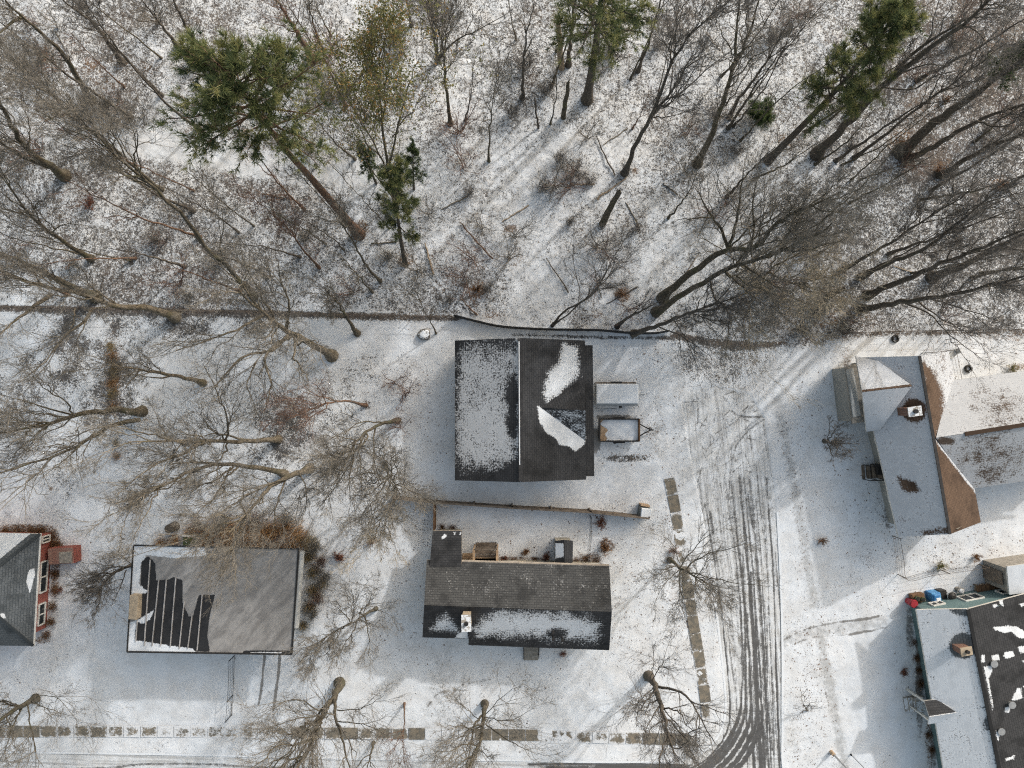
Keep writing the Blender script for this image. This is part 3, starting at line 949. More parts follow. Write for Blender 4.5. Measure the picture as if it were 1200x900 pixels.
# ------------------------------------------------------------------ ground and road sheets
def sheet(name, xs, ys, zf, mat, attrs, keep=None, kind='structure', jitter=0):
    px, py = np.meshgrid(xs, ys)
    z = zf(px, py)
    co = np.stack([(px - NX) * S, (NY - py) * S, z], -1).reshape(-1, 3)
    w, h = len(xs), len(ys)
    idx = np.arange(w * h).reshape(h, w)
    f = np.stack([idx[1:, :-1], idx[1:, 1:], idx[:-1, 1:], idx[:-1, :-1]], -1).reshape(-1, 4)
    at = {k: sample(v, px, py).ravel() for k, v in attrs.items()}
    if keep is not None:
        c = keep((px[:-1, :-1] + px[1:, 1:]) / 2, (py[:-1, :-1] + py[1:, 1:]) / 2).ravel()
        f = f[c]
        used = np.unique(f)
        mp = np.zeros(w * h, int)
        mp[used] = np.arange(len(used))
        f, co = mp[f], co[used]
        at = {k: v[used] for k, v in at.items()}
    me = np_mesh(name, co, f, 4, True, attrs=at)
    o = link(name, me, None, mat)
    tag(o, kind=kind)
    return o


zn = vnoise(40, 11, 4) - 0.5
zf2 = vnoise(7, 12, 2) - 0.5


def ground_z(px, py):
    z = sample(zn, px, py) * 0.16 + sample(zf2, px, py) * 0.05 * (0.4 + sample(wood, px, py))
    dep = sample(rdep, px, py)
    return z * (1 - sample(sstep(rsd, -8, 0), px, py) * 0.8) - 0.055 * dep


far = [-9000, -5000, -2500, -1200, -600, -300]
xs = np.concatenate([far, np.arange(-100, 1301, 1.7), [1500, 1800, 2400, 3700, 6200, 10200]])
ys = np.concatenate([far, np.arange(-100, 1001, 1.7), [1200, 1500, 2100, 3400, 5900, 9900]])
ground = sheet('ground', xs, ys, ground_z, M['ground'], dict(litter=lit, brown=brn, fleck=flk, bare=bare, thin=thin))


def road_keep(px, py):
    return sample(rsd, px, py) > 0.4


xr = np.arange(-100, 1301, 1.15)
yr = np.arange(445, 1000, 1.15)
road = sheet('road', xr, yr, lambda px, py: np.full(px.shape, -0.030) + sample(zf2, px, py) * 0.03, M['road'], dict(track=trk), road_keep)

# kerbs: a concrete strip each side of the street, standing 0.11 m above it
def ribbon(name, pts, w, z0, z1, mat, parent=None, n=6, curve=True):
    p = smooth(pts, n) if curve else np.array(pts, float)
    q = np.stack([(p[:, 0] - NX) * S, (NY - p[:, 1]) * S], -1)
    t = np.gradient(q, axis=0)
    t /= np.linalg.norm(t, axis=1)[:, None]
    nn = np.stack([-t[:, 1], t[:, 0]], -1) * w / 2
    v, f = [], []
    for i in range(len(q)):
        for s, z in ((1, z0), (1, z1), (-1, z1), (-1, z0)):
            v.append((*(q[i] + s * nn[i]), z))
    for i in range(len(q) - 1):
        for k in range(4):
            f.append((i * 4 + k, i * 4 + (k + 1) % 4, i * 4 + 4 + (k + 1) % 4, i * 4 + 4 + k))
    e = (len(q) - 1) * 4
    f += [(3, 2, 1, 0), (e, e + 1, e + 2, e + 3)]
    me = bpy.data.meshes.new(name)
    me.from_pydata(v, [], f)
    me.update()
    return link(name, me, parent, mat)


tag(ribbon('kerb', ROAD[3:15], 0.15, -0.2, 0.012, M['kerb']), kind='structure')
tag(ribbon('kerb', ROAD[17:25], 0.15, -0.2, 0.012, M['kerb']), kind='structure')


# pavements of square slabs
def slabs(name, line, w, pitch, expo):
    p = smooth(line, 10)
    seg = np.hypot(*np.diff(p, axis=0).T)
    cum = np.concatenate([[0], np.cumsum(seg)])
    V, F, E = [], [], []
    n = int(cum[-1] / pitch)
    for i in range(n):
        a, b = (i + 0.02) * pitch, (i + 0.98) * pitch
        A = np.array([np.interp(a, cum, p[:, 0]), np.interp(a, cum, p[:, 1])])
        B = np.array([np.interp(b, cum, p[:, 0]), np.interp(b, cum, p[:, 1])])
        d = (B - A) / np.linalg.norm(B - A)
        nrm = np.array([-d[1], d[0]]) * w / 2
        e = expo((A[0] + B[0]) / 2, (A[1] + B[1]) / 2, i)
        tilt = rng.normal(0, 0.006)
        K = 7
        base = len(V)
        cx, cy = rng.normal(0, 0.25, 2)
        rr = rng.uniform(0.75, 1.15)
        for u in np.linspace(0, 1, K):
            for v in np.linspace(-1, 1, K):
                q = A + (B - A) * u + nrm * v
                edge_ = max(abs(u * 2 - 1 - cx * 0.3), abs(v - cy * 0.3))
                V.append(((q[0] - NX) * S, (NY - q[1]) * S, 0.034 + tilt * v))
                E.append(e - 0.5 * max(0, edge_ - 0.62 * rr) / 0.4 * (1.0 if e < 0.95 else 0.55))
        for a_ in range(K - 1):
            for b_ in range(K - 1):
                k = base + a_ * K + b_
                F.append((k, k + K, k + K + 1, k + 1))
    me = np_mesh(name, np.array(V), np.array(F), 4, False, attrs=dict(exposed=np.array(E)))
    return tag(link(name, me, None, M['slab']), kind='structure')


def exp_s(x, y, i):
    t = rng.normal(0, 0.08)
    if x < 122:
        return 0.92 + t
    if x < 290:
        return 0.56 + t
    if x < 340:
        return 0.45 + t
    if x < 504:
        return 0.95 + t
    if x < 566:
        return 0.1
    if x < 638:
        return 1.0 + t
    if x < 680:
        return 0.75 + t
    if x < 740:
        return 0.5 + 0.25 * rng.random()
    return 0.95 + t


def exp_v(x, y, i):
    if y < 640:
        return 0.95 + rng.normal(0, 0.14)
    if y < 730:
        return 0.88 + rng.normal(0, 0.16)
    return 0.9 + rng.normal(0, 0.18)


slabs('sidewalk', [(-90, 856), (0, 857), (200, 857), (400, 859), (600, 861), (700, 864), (815, 867)], 13.5, 19.6, exp_s)
slabs('sidewalk', [(784, 560), (790, 590), (798, 640), (806, 690), (815, 745), (824, 800), (830, 850)], 12.5, 20.5, exp_v)


# ------------------------------------------------------------------ houses
def roof(name, parent, quads, mat, snowf, thick=0.16, cell=0.10, edge_mat=None, extra=None):
    """quads: corners (px, py, z) in order eave, eave, ridge, ridge; snow cover is a function of the place on the roof"""
    V, F, UV, SN, EX, MI = [], [], [], [], [], []
    base = 0
    for qd in quads:
        c = np.array([P(*p) for p in qd])
        lu = max(np.linalg.norm(c[1] - c[0]), np.linalg.norm(c[2] - c[3]))
        lv = max(np.linalg.norm(c[3] - c[0]), np.linalg.norm(c[2] - c[1]))
        nu, nv = max(2, int(lu / cell)), max(2, int(lv / cell))
        u, v = np.meshgrid(np.linspace(0, 1, nu + 1), np.linspace(0, 1, nv + 1))
        co = ((1 - u) * (1 - v))[..., None] * c[0] + (u * (1 - v))[..., None] * c[1] + (u * v)[..., None] * c[2] + ((1 - u) * v)[..., None] * c[3]
        px, py = to_px(co)
        # metres along the eave and up the slope
        eu = (c[1] - c[0]) / max(np.linalg.norm(c[1] - c[0]), 1e-6)
        up = c[3] - c[0] - eu * np.dot(c[3] - c[0], eu)
        if np.linalg.norm(up) < 1e-3:
            up = c[2] - c[1] - eu * np.dot(c[2] - c[1], eu)
        up /= np.linalg.norm(up)
        rel = co - c[0]
        uv = np.stack([rel @ eu, rel @ up], -1).reshape(-1, 2)
        sn = snowf(px, py).ravel()
        ex = extra(px, py).ravel() if extra else np.zeros(sn.size)
        idx = np.arange(u.size).reshape(u.shape)
        f = np.stack([idx[:-1, :-1], idx[:-1, 1:], idx[1:, 1:], idx[1:, :-1]], -1).reshape(-1, 4)
        nrm = np.cross(c[1] - c[0], c[3] - c[0]) + np.cross(c[3] - c[2], c[1] - c[2])
        flip = nrm[2] < 0
        if flip:
            f = f[:, ::-1]
        V.append(co.reshape(-1, 3)); F.append(f + base); UV.append(uv); SN.append(sn); EX.append(ex); MI.append(np.zeros(len(f)))
        base += u.size
        # edge boards and underside
        ring = np.concatenate([idx[0, :-1], idx[:-1, -1], idx[-1, :0:-1], idx[:0:-1, 0]])
        rc = co.reshape(-1, 3)[ring]
        n = len(ring)
        low = rc - np.array([0, 0, thick])
        V += [rc, low]; SN.append(np.full(2 * n, -1.0)); EX.append(np.zeros(2 * n)); UV.append(np.zeros((2 * n, 2)))
        i = np.arange(n)
        j = (i + 1) % n
        sk = np.stack([i, n + i, n + j, j], -1)
        if flip:
            sk = sk[:, ::-1]
        F.append(sk + base); MI.append(np.ones(n))
        base += 2 * n
        V.append(co.reshape(-1, 3) - np.array([0, 0, thick])); SN.append(np.full(u.size, -1.0)); EX.append(np.zeros(u.size)); UV.append(np.zeros((u.size, 2)))
        F.append(f[:, ::-1] + base); MI.append(np.ones(len(f)))
        base += u.size
    me = np_mesh(name, np.concatenate(V), np.concatenate(F), 4, False, uv=np.concatenate(UV),
                 attrs=dict(snow=np.concatenate(SN), frost=np.concatenate(EX)), mat_idx=np.concatenate(MI))
    return link(name, me, parent, [mat, edge_mat or M['fascia_dark']])


def inset(c, d):
    """move each corner of a convex outline inwards by d"""
    n = len(c)
    m = Vector((sum(p[0] for p in c) / n, sum(p[1] for p in c) / n))
    out = []
    for i in range(n):
        a, b, e = Vector(c[i - 1][:2]), Vector(c[i][:2]), Vector(c[(i + 1) % n][:2])
        u, v = (a - b).normalized(), (e - b).normalized()
        s = max(0.3, abs(u.x * v.y - u.y * v.x))
        out.append(b + (u + v) * (d / s))
    return out


def inset_by(c, ds):
    """move side i (corner i to i + 1) of a convex outline inwards by ds[i]"""
    n = len(c)
    m = Vector((sum(p[0] for p in c) / n, sum(p[1] for p in c) / n))
    ln = []
    for i in range(n):
        a, b = Vector(c[i][:2]), Vector(c[(i + 1) % n][:2])
        d = (b - a).normalized()
        nn = Vector((-d.y, d.x))
        if (m - a).dot(nn) < 0:
            nn = -nn
        ln.append((a + nn * ds[i], d))
    out = []
    for i in range(n):
        (a, d), (b, e) = ln[i - 1], ln[i]
        t = ((b.x - a.x) * e.y - (b.y - a.y) * e.x) / (d.x * e.y - d.y * e.x)
        out.append(a + d * t)
    return out


def walls(parent, foot, eave, mat, ridge=None, gables=()):
    """foot: outline (x, y); gables: indexes of the sides that rise to a point at height ridge"""
    mb = MB()
    n = len(foot)
    a = sum(foot[i][0] * foot[(i + 1) % n][1] - foot[(i + 1) % n][0] * foot[i][1] for i in range(n))
    pts = [(p[0], p[1], -0.2) for p in foot] + [(p[0], p[1], eave) for p in foot]
    fs = []
    for i in range(n):
        j = (i + 1) % n
        if i in gables:
            mid = ((foot[i][0] + foot[j][0]) / 2, (foot[i][1] + foot[j][1]) / 2, ridge)
            pts.append(mid)
            f = (i, j, n + j, len(pts) - 1, n + i)
        else:
            f = (i, j, n + j, n + i)
        fs.append(f if a > 0 else f[::-1])
    mb.poly(pts, fs)
    return mb.build('wall', mat, parent)


def window(parent, a, b, z0, z1, out, frame='white_trim', name='window'):
    """window between plan points a, b standing proud of the wall in direction out"""
    a, b, o = Vector((a[0], a[1], 0)), Vector((b[0], b[1], 0)), Vector((out[0], out[1], 0)).normalized()
    d = (b - a).normalized()
    fr = MB()
    e = o * 0.035
    za, zb = Vector((0, 0, z0)), Vector((0, 0, z1))
    w = 0.09
    fr.bar(a + za + e, b + za + e, 0.10, w)
    fr.bar(a + zb + e, b + zb + e, 0.10, w)
    for t in (0.0, 0.5, 1.0):
        q = a + (b - a) * t
        fr.bar(q + za + e, q + zb + e, 0.09, w)
    f = fr.build(name, M[frame], parent)
    gl = MB()
    h = o * 0.02
    gl.poly([a + za + h, b + za + h, b + zb + h, a + zb + h, a + za - h * .9, b + za - h * .9, b + zb - h * .9, a + zb - h * .9],
            [(0, 1, 2, 3), (7, 6, 5, 4), (0, 4, 5, 1), (1, 5, 6, 2), (2, 6, 7, 3), (3, 7, 4, 0)])
    gl.build('pane', M['glass'], f)
    return f


def vent(parent, px, py, z, r=0.05, h=0.35, mat='metal_grey'):
    c = P(px, py, z)
    MB().tube(c - Vector((0, 0, 0.1)), c + Vector((0, 0, h)), r, n=12).tube(c + Vector((0, 0, h)), c + Vector((0, 0, h + 0.05)), r * 1.5, n=12).build('roof_vent', M[mat], parent)


def chimney(parent, px, py, z0, z1, sx, sy, rz, body, cap='concrete', flue=True):
    """px, py: where its top is seen"""
    c = P(px, py, z1)
    b = MB().box(c.x, c.y, z0, sx, sy, z1 - z0, rz).build('chimney', M[body], parent)
    MB().box(c.x, c.y, z1 - 0.002, sx + 0.12, sy + 0.12, 0.09, rz).build('chimney_cap', M[cap], b)
    if flue:
        MB().tube((c.x, c.y, z1 + 0.08), (c.x, c.y, z1 + 0.26), min(sx, sy) * 0.28, n=12).build('flue', M['metal_black'], b)
    return b


def xy(px, py, z=0):
    v = P(px, py, z)
    return (v.x, v.y)


# ---- house A: charcoal gable roof in the middle of the picture
def snow_a_left(x, y):
    s = 0.60 + 0 * x
    s = s - 0.30 * sstep(420 - y, 0, 22) + 0.12 * ell(x, y, 560, 450, 26, 40) + 0.22 * ell(x, y, 568, 510, 30, 34)
    s = s - 0.62 * ell(x, y, 601, 462, 8, 18, 0, .6) - 0.6 * ell(x, y, 602, 497, 8, 16, 0, .6)
    s = s - 0.85 * sstep((x - 609) * 0.62 + (y - 530) * 0.9 + (x - 575) * 0.1, -2, 26)
    s = s - 0.30 * sstep(545 - x, 0, 14) - 0.40 * sstep(y - 530, 0, 32)
    s = s + 0.25 * sstep(x - 602, 0, 5) * sstep(530 - y, 0, 20)
    return s


def snow_a_right(x, y):
    s = 0.95 * polym(x, y, [(660, 402), (678, 408), (679, 440), (660, 458), (642, 474), (636, 462), (642, 436), (655, 424)], 7)
    s = s + 1.2 * polym(x, y, [(630, 476), (640, 480), (660, 493), (686, 512), (685, 521), (674, 529), (667, 523), (656, 521), (650, 513), (640, 507), (632, 494)], 2.5)
    return s * (x > 612)


hA = thing('house', 'charcoal shingled gable house with a small cross gable and parked trailers beside it', 'house', P(612, 480), fixed=True)
ze, zr = 3.1, 5.2
roof('roof', hA, [[(533, 563, ze), (533, 399, ze), (609, 396, zr), (610, 565, zr)]], M['shingle_frosted'], snow_a_left)
roof('roof', hA, [[(685.5, 399, ze), (687, 562, ze), (610.6, 565, zr + .004), (609.6, 396, zr + .004)],
                  [(694.5, 404.5, ze - 0.26), (696.5, 558, ze - 0.26), (687.2, 558, ze - 0.012), (685.7, 404.5, ze - 0.012)]], M['shingle_black'], snow_a_right)
zv = 4.55
roof('dormer_roof', hA, [[(686, 443, ze + .05), (686, 443.3, ze + .05), (686, 481, zv), (632, 477.5, zv + .02)],
                         [(686, 516, ze + .05), (632, 477.6, zv + .02), (632, 477.5, zv + .02), (686, 481, zv)]], M['shingle_black'],
     lambda x, y: 0.50 * (y > 480.3) - 1.0 * (y <= 480.3), thick=0.08)
fA = [P(533, 563, ze), P(533, 399, ze), P(686, 399, ze), P(687, 562, ze)]
walls(hA, inset([(p.x, p.y) for p in fA], 0.35), ze - 0.12, M['siding_grey'], zr - 0.3, gables=(1, 3))
rc = MB().bar(P(609.3, 396.5, zr + .03), P(610.3, 564, zr + .03), 0.26, 0.05).build('ridge_cap', M['fascia_dark'], hA)
MB().bar(P(608.2, 400, zr + .035), P(609, 545, zr + .035), 0.07, 0.05).build('snow_edge', M['snow'], rc, bevel=0.015)
w = P(690, 465, 1.6)
for y0, y1 in ((420, 436), (535, 552)):
    a, b = P(680, y0, 1.6), P(680, y1, 1.6)
    xw = inset([(p.x, p.y) for p in fA], 0.35)[2].x
    window(hA, (xw, a.y), (xw, b.y), 1.0, 2.2, (1, 0))
MB().box(xw + 0.03, P(0, 500, 1).y, 0.1, 0.08, 2.4, 2.1).build('garage_door', M['white_trim'], hA, bevel=0.01)

# ---- house B: long ranch with grey shingles
def snow_b_n(x, y):
    return 0.135 + 0.10 * ell(x, y, 620, 690, 90, 26)


def snow_b_s(x, y):
    s = 0.92 * polym(x, y, [(566, 722), (590, 717), (640, 718), (690, 722), (703, 730), (700, 752), (640, 748), (600, 745), (560, 746), (556, 738)], 15) * (x > 549)
    s = s + 0.8 * polym(x, y, [(503, 738), (515, 722), (522, 718), (532, 728), (540, 742), (520, 740)], 8) * (x < 549)
    s = s + 1.5 * polym(x, y, [(536, 744), (548, 738), (548, 748), (534, 747)], 2) * (x < 549)
    return s - 0.55 * ell(x, y, 653, 741, 12, 6)


hB = thing('house', 'long grey ranch house with a chimney, timber deck and front steps', 'house', P(610, 700), fixed=True)
ze, zr = 2.8, 4.3
roof('roof', hB, [[(714, 662.5, ze), (500, 656.5, ze), (497, 709, zr), (717, 717, zr)]], M['shingle_grey'], snow_b_n, edge_mat=M['fascia_tan'])
roof('roof', hB, [[(549, 756, ze), (714, 762, ze), (717, 717.3, zr + .004), (550, 711.5, zr + .004)], [(495, 747, ze + .1), (550, 748.5, ze + .1), (550, 711.2, zr + .004), (497, 709.4, zr + .004)]], M['shingle_black'], snow_b_s)
roof('wing_roof', hB, [[(541, 622, 2.5), (507, 622, 2.5), (503.5, 664, 3.04), (541, 664, 3.04)]], M['shingle_black'],
     lambda x, y: 1.3 * polym(x, y, [(517, 630), (521, 625), (524, 628), (519, 632)], 1.2) + 1.2 * polym(x, y, [(531, 624), (534, 624), (533, 627)], 1) + 1.2 * polym(x, y, [(538, 624), (541, 624), (540, 628)], 1), edge_mat=M['fascia_tan'])
fB = [P(498, 752, ze), P(714, 758, ze), P(714, 663, ze), P(500, 657, ze)]
fi = inset([(p.x, p.y) for p in fB], 0.4)
walls(hB, fi, ze - 0.14, M['siding_cream'], zr - 0.3, gables=(1, 3))
fW = [P(508, 623, 2.4), P(541, 623, 2.4), P(541, 662, 2.4), P(505, 662, 2.4)]
walls(hB, inset([(p.x, p.y) for p in fW], 0.25), 2.34, M['siding_cream'])
g = MB().bar(P(541, 657.2, ze - .02), P(714, 662.2, ze - .02), 0.12, 0.10).build('gutter', M['fascia_tan'], hB, bevel=0.02)
chimney(hB, 546.5, 730, 2.9, 5.0, 0.50, 0.95, 0.02, 'stucco_tan', 'concrete_snow')
for x, y in ((648, 739.5), (648, 747), (659, 748.5)):
    vent(hB, x, y, 3.4, 0.07, 0.3, 'metal_black')
# rear entry with its own little pitched roof
roof('porch_roof', hB, [[(651, 659, 2.2), (650.5, 634, 2.2), (661, 633, 2.5), (661.5, 659.5, 2.5)], [(671.5, 634, 2.2), (671, 659.5, 2.2), (661.6, 659.5, 2.504), (661.1, 633, 2.504)]], M['shingle_black'],
     lambda x, y: 1.6 * polym(x, y, [(651, 637), (660, 637), (660, 652), (651, 654)], 1.5), thick=0.1)
c0, c1 = P(652, 637, 2.1), P(670, 661, 2.1)
MB().prism([(c0.x, c0.y), (c1.x, c0.y), (c1.x, c1.y), (c0.x, c1.y)], 0, 2.1).build('porch_wall', M['siding_cream'], hB)
yw = fi[2].y
for x0, x1 in ((590, 606), (622, 640), (684, 702)):
    a, b = P(x0, 655, 1.5), P(x1, 656, 1.5)
    t = (a.x - fi[3].x) / (fi[2].x - fi[3].x)
    ya = fi[3].y + (fi[2].y - fi[3].y) * t
    window(hB, (b.x, ya), (a.x, ya), 0.95, 2.0, (0, 1))
# front steps with rails
st = MB()
q0, q1 = P(613.5, 757, 0.6), P(631, 775, 0.0)
for i in range(4):
    yy = q0.y + 0.1 - i * 0.36
    st.box((q0.x + q1.x) / 2, yy, 0, 1.0, 0.36, 0.62 - i * 0.15)
sp = st.build('front_steps', M['concrete'], hB, bevel=0.01)
for sx in (-0.52, 0.52):
    xx = (q0.x + q1.x) / 2 + sx
    r_ = MB().bar((xx, q0.y + 0.6, 1.45), (xx, q0.y - 0.75, 1.0), 0.05)
    for k in range(5):
        yy = q0.y + 0.55 - k * 0.31
        r_.bar((xx, yy, 0.0), (xx, yy, 1.42 - k * 0.1), 0.035)
    r_.build('handrail', M['metal_black'], sp)

# timber deck behind house B
dk = thing('deck', 'small pale timber deck with rails behind the long grey ranch house', 'deck', P(569, 648), fixed=True)
d0, d1 = P(556, 641, 0.8), P(583, 657, 0.8)
fl = MB()
n = 9
for i in range(n):
    yy = d0.y - 0.75 + (d1.y - d0.y + 0.62) * i / n
    fl.box((d0.x + d1.x) / 2, yy - 0.05, 0.72, d1.x - d0.x - 0.1, 0.10, 0.05)
fl.build('deck_boards', M['wood_new'], dk)
for xx in (d0.x, d1.x):
    rl = MB().bar((xx, d0.y, 1.62), (xx, d1.y, 1.62), 0.16, 0.05)
    for k in range(9):
        yy = d0.y + (d1.y - d0.y) * k / 8
        rl.bar((xx, yy, 0 if k % 4 == 0 else 0.72), (xx, yy, 1.6), 0.10 if k % 4 == 0 else 0.04)
    rl.build('railing', M['wood_new'], dk)
sp = MB()
for k in range(4):
    sp.box((d0.x + d1.x) / 2, d0.y - 0.68 + 0.24 * k, 0.58 - 0.18 * k, d1.x - d0.x - 0.16, 0.25, 0.05)
sp.build('deck_steps', M['wood_grey'], dk)
MB().bar((d0.x, d0.y, 1.62), (d1.x, d0.y, 1.62), 0.06, 0.05).bar((d0.x, d0.y, 1.2), (d1.x, d0.y, 1.2), 0.04, 0.04).build('gate_rail', M['wood_grey'], dk)
so = thing('stoop', 'low tan board landing between the deck and the dark wing', 'stoop', P(548, 652), fixed=True)
q = MB()
for i in range(5):
    c = P(548, 649.5 + i * 2.0, 0.4)
    q.box(c.x, c.y, 0.32, 0.72, 0.105, 0.06)
q.build('boards', M['wood_new'], so)
c = P(548, 653, 0.2)
MB().box(c.x, c.y, -0.1, 0.64, 0.5, 0.415).build('footing', M['wood_grey'], so)

# ---- house C: flat roofed house with black ribbed roof
BLK = [(166, 655), (174, 652), (182, 660), (183, 680), (198, 679), (203, 676), (214, 680), (214, 706), (221, 722), (226, 722), (233, 697), (252, 697), (246, 720), (243, 745), (246, 764), (205, 762), (150, 757), (158, 730), (164, 700)]


def snow_c(x, y):
    s = 1.1 * polym(x, y, [(150, 640), (240, 640), (242, 651), (205, 654), (185, 652), (172, 650), (165, 660), (163, 685), (175, 694), (160, 697), (154, 700)], 3)
    s = s + 1.1 * polym(x, y, [(149, 752), (165, 751), (200, 757), (226, 760), (230, 766), (149, 766)], 2)
    s = s + 1.0 * polym(x, y, [(150, 730), (160, 727), (158, 755), (150, 757)], 3) * 0.9 + 0.9 * polym(x, y, [(160, 727), (178, 716), (182, 712), (176, 726), (166, 732)], 2)
    s = s + 0.8 * polym(x, y, [(292, 764), (330, 764), (330, 768), (292, 767)], 1)
    return s


def frost_c(x, y):
    return 1.0 - 1.0 * polym(x, y, BLK, 1.5) - 1.0 * polym(x, y, [(285, 762.5), (345, 762.5), (345, 770), (285, 769)], 0.8)


hC = thing('house', 'flat roofed house with black ribs and grey frost, brown shrubs behind it', 'house', P(252, 705), fixed=True)
zt = 3.6
roof('roof', hC, [[(149, 763.5, zt - 0.15), (342, 766.5, zt - 0.15), (350, 643.5, zt + .1), (156.5, 639, zt + .1)]], M['membrane'], snow_c, thick=0.22, extra=frost_c, cell=0.09)
rb = MB()
for i, (xa, ya, xb, yb) in enumerate([(159, 752, 163, 700), (169, 757, 176, 656), (178, 757, 186, 680), (188, 757, 195, 679), (199.5, 758, 206, 677), (210, 760, 216, 704), (220, 760, 225, 722), (231, 762, 237, 697)]):
    rb.bar(P(xa, ya, zt - 0.11 + (763 - ya) / 124 * .25), P(xb, yb, zt - 0.11 + (763 - yb) / 124 * .25), 0.06, 0.06)
M['rib'] = simple('frosted_seam', (0.50, 0.49, 0.49), (0.34, 0.33, 0.33), 3, 0.8)
rb.build('roof_seam', M['rib'], hC)
ed = MB()
ed.bar(P(149, 763.7, zt - .13), P(342, 766.7, zt - .13), 0.10, 0.10).bar(P(156.5, 638.8, zt + .12), P(350, 643.2, zt + .12), 0.08, 0.08).bar(P(149, 763.7, zt - .13), P(156.5, 638.8, zt + .12), 0.08, 0.08).bar(P(342, 766.7, zt - .13), P(350, 643.2, zt + .12), 0.10, 0.1)
ed.build('roof_edge', M['metal_black'], hC)
fC = [P(149, 763, zt), P(342, 766, zt), P(350, 644, zt), P(156, 640, zt)]
ci = inset_by([(p.x, p.y) for p in fC], (0.35, 0.9, 0.9, 0.35))
walls(hC, ci, zt - 0.36, M['siding_grey'])
a, b = P(353.5, 646, 3.5), P(347.0, 735, 3.4)
MB().tube(a, b, 0.19, n=14).build('gutter_pipe', M['panel'], hC, smooth=False)
c = P(156, 712, 4.1)
MB().box(c.x, c.y, 0, 0.55, 1.55, 4.1, math.radians(-4)).build('chimney', M['stucco_tan'], hC, bevel=0.02)
a, b = P(253, 765, 3.0), P(272, 765, 3.0)
window(hC, (a.x, ci[0].y - 0.0), (b.x, ci[0].y + 0.0), 1.0, 2.3, (0, -1))
br = MB()
for t in np.linspace(0, 1, 4):
    x_ = a.x + (b.x - a.x) * t
    br.bar((x_, ci[0].y, 2.9), (x_, ci[0].y - 0.55, 2.9), 0.05)
br.bar((a.x, ci[0].y - .55, 2.9), (b.x, ci[0].y - .55, 2.9), 0.06)
br.build('awning_frame', M['metal_black'], hC)

# window box behind house C
wb = thing('cellar_hatch', 'mossy cellar hatch with a white lid edge against the flat roofed house', 'hatch', P(222, 640), fixed=True)
c = P(222, 634, 0.6)
MB().box(c.x, c.y - 0.15, 0, 0.95, 1.1, 0.55).build('hatch_body', M['green_plastic'], wb, bevel=0.02)
MB().box(c.x, c.y + 0.36, 0.552, 1.05, 0.14, 0.07).build('lid_edge', M['white_trim'], wb, bevel=0.01)

# ---- house D: red brick with blue-grey hip roof at the left edge
def snow_d(x, y):
    s = 1.3 * polym(x, y, [(-140, 620), (42, 620), (0, 655), (-40, 685), (-160, 690)], 2) - 0.9 * polym(x, y, [(43, 622), (52, 622), (40, 634), (0, 664), (-40, 694), (-42, 690), (0, 656)], 2)
    s = s + 1.3 * polym(x, y, [(34, 668), (40, 666), (41, 674), (38, 684), (35, 697), (33, 688), (31, 681)], 1.2) + 1.2 * polym(x, y, [(0, 719), (5, 719), (7, 724), (2, 725)], 1)
    return s


hD = thing('house', 'red brick house with a blue grey hip roof and brown flower beds', 'house', P(-60, 690), fixed=True)
ze, zr = 2.6, 4.8
ap, aw = (-38, 692, zr), (-150, 690, zr)
roof('roof', hD, [[(39, 757, ze), (47, 625.5, ze), (-37.9, 691.9, zr), (-38, 692.1, zr)],
                  [(47, 625.5, ze), (-160, 622, ze), aw, ap],
                  [(-165, 755, ze), (39, 757, ze), ap, aw]], M['shingle_slate'], snow_d, edge_mat=M['fascia_white'])
MB().bar(P(39, 757, ze + .03), P(-38, 692, zr + .03), 0.20, 0.03).bar(P(47, 625.5, ze + .03), P(-38, 692, zr + .03), 0.20, 0.03).build('hip_cap', M['shingle_slate'], hD)
MB().bar(P(47.6, 625, ze - .05), P(39.6, 757, ze - .05), 0.08, 0.12).build('gutter', M['white_trim'], hD)
fD = [P(39, 757, ze), P(47, 626, ze), P(-160, 622, ze), P(-165, 755, ze)]
di = inset_by([(p.x, p.y) for p in fD], (0.85, 0.4, 0.4, 0.4))
walls(hD, di, ze - 0.16, M['brick_red'])
for t0, t1, z0, z1 in ((0.06, 0.28, .35, 1.0), (0.40, 0.72, .35, 1.05), (0.92, 0.985, .3, 1.1)):
    a = di[0] + (di[1] - di[0]) * t0
    b = di[0] + (di[1] - di[0]) * t1
    window(hD, a, b, z0, z1, (1, 0))
# brick stoop with a worn concrete top, joined to the wall
c = P(71, 652, 1.0)
b0 = MB().box(c.x - 0.05, c.y, -0.1, 1.75, 1.1, 1.0, math.radians(3)).build('brick_stoop', M['brick_red'], hD, bevel=0.01)
MB().box(c.x + 0.30, c.y - 0.08, 0.9, 0.86, 0.78, 0.05, math.radians(3)).build('stoop_slab', M['concrete'], b0, bevel=0.01)

# ---- house E: brown roofs under snow, cross wing to the east
def snow_e_w(x, y):
    s = 0.93 + 0 * x - 1.2 * ell(x, y, 1071, 481, 13, 13, 0, .35)
    s = s - 0.75 * polym(x, y, [(1052, 559), (1066, 562), (1074, 566), (1078, 576), (1066, 578), (1058, 574)], 4) - 0.6 * polym(x, y, [(1080, 622), (1112, 617), (1112, 626), (1082, 628)], 3)
    return s


def snow_e_e(x, y):
    s = 0.80 + 0 * x
    s = s - 0.85 * polym(x, y, [(1081, 425), (1096, 440), (1103, 462), (1103, 485), (1098, 512), (1092, 520), (1086, 470)], 7) - 2.0 * sstep(y - np.interp(x, [1090, 1138, 1150], [512, 574, 590]), -4, 4)
    return s


def snow_f_n(x, y):
    return 0.88 - 0.22 * ell(x, y, 1185, 485, 34, 18, -15, .9) - 0.15 * ell(x, y, 1160, 470, 26, 16) 


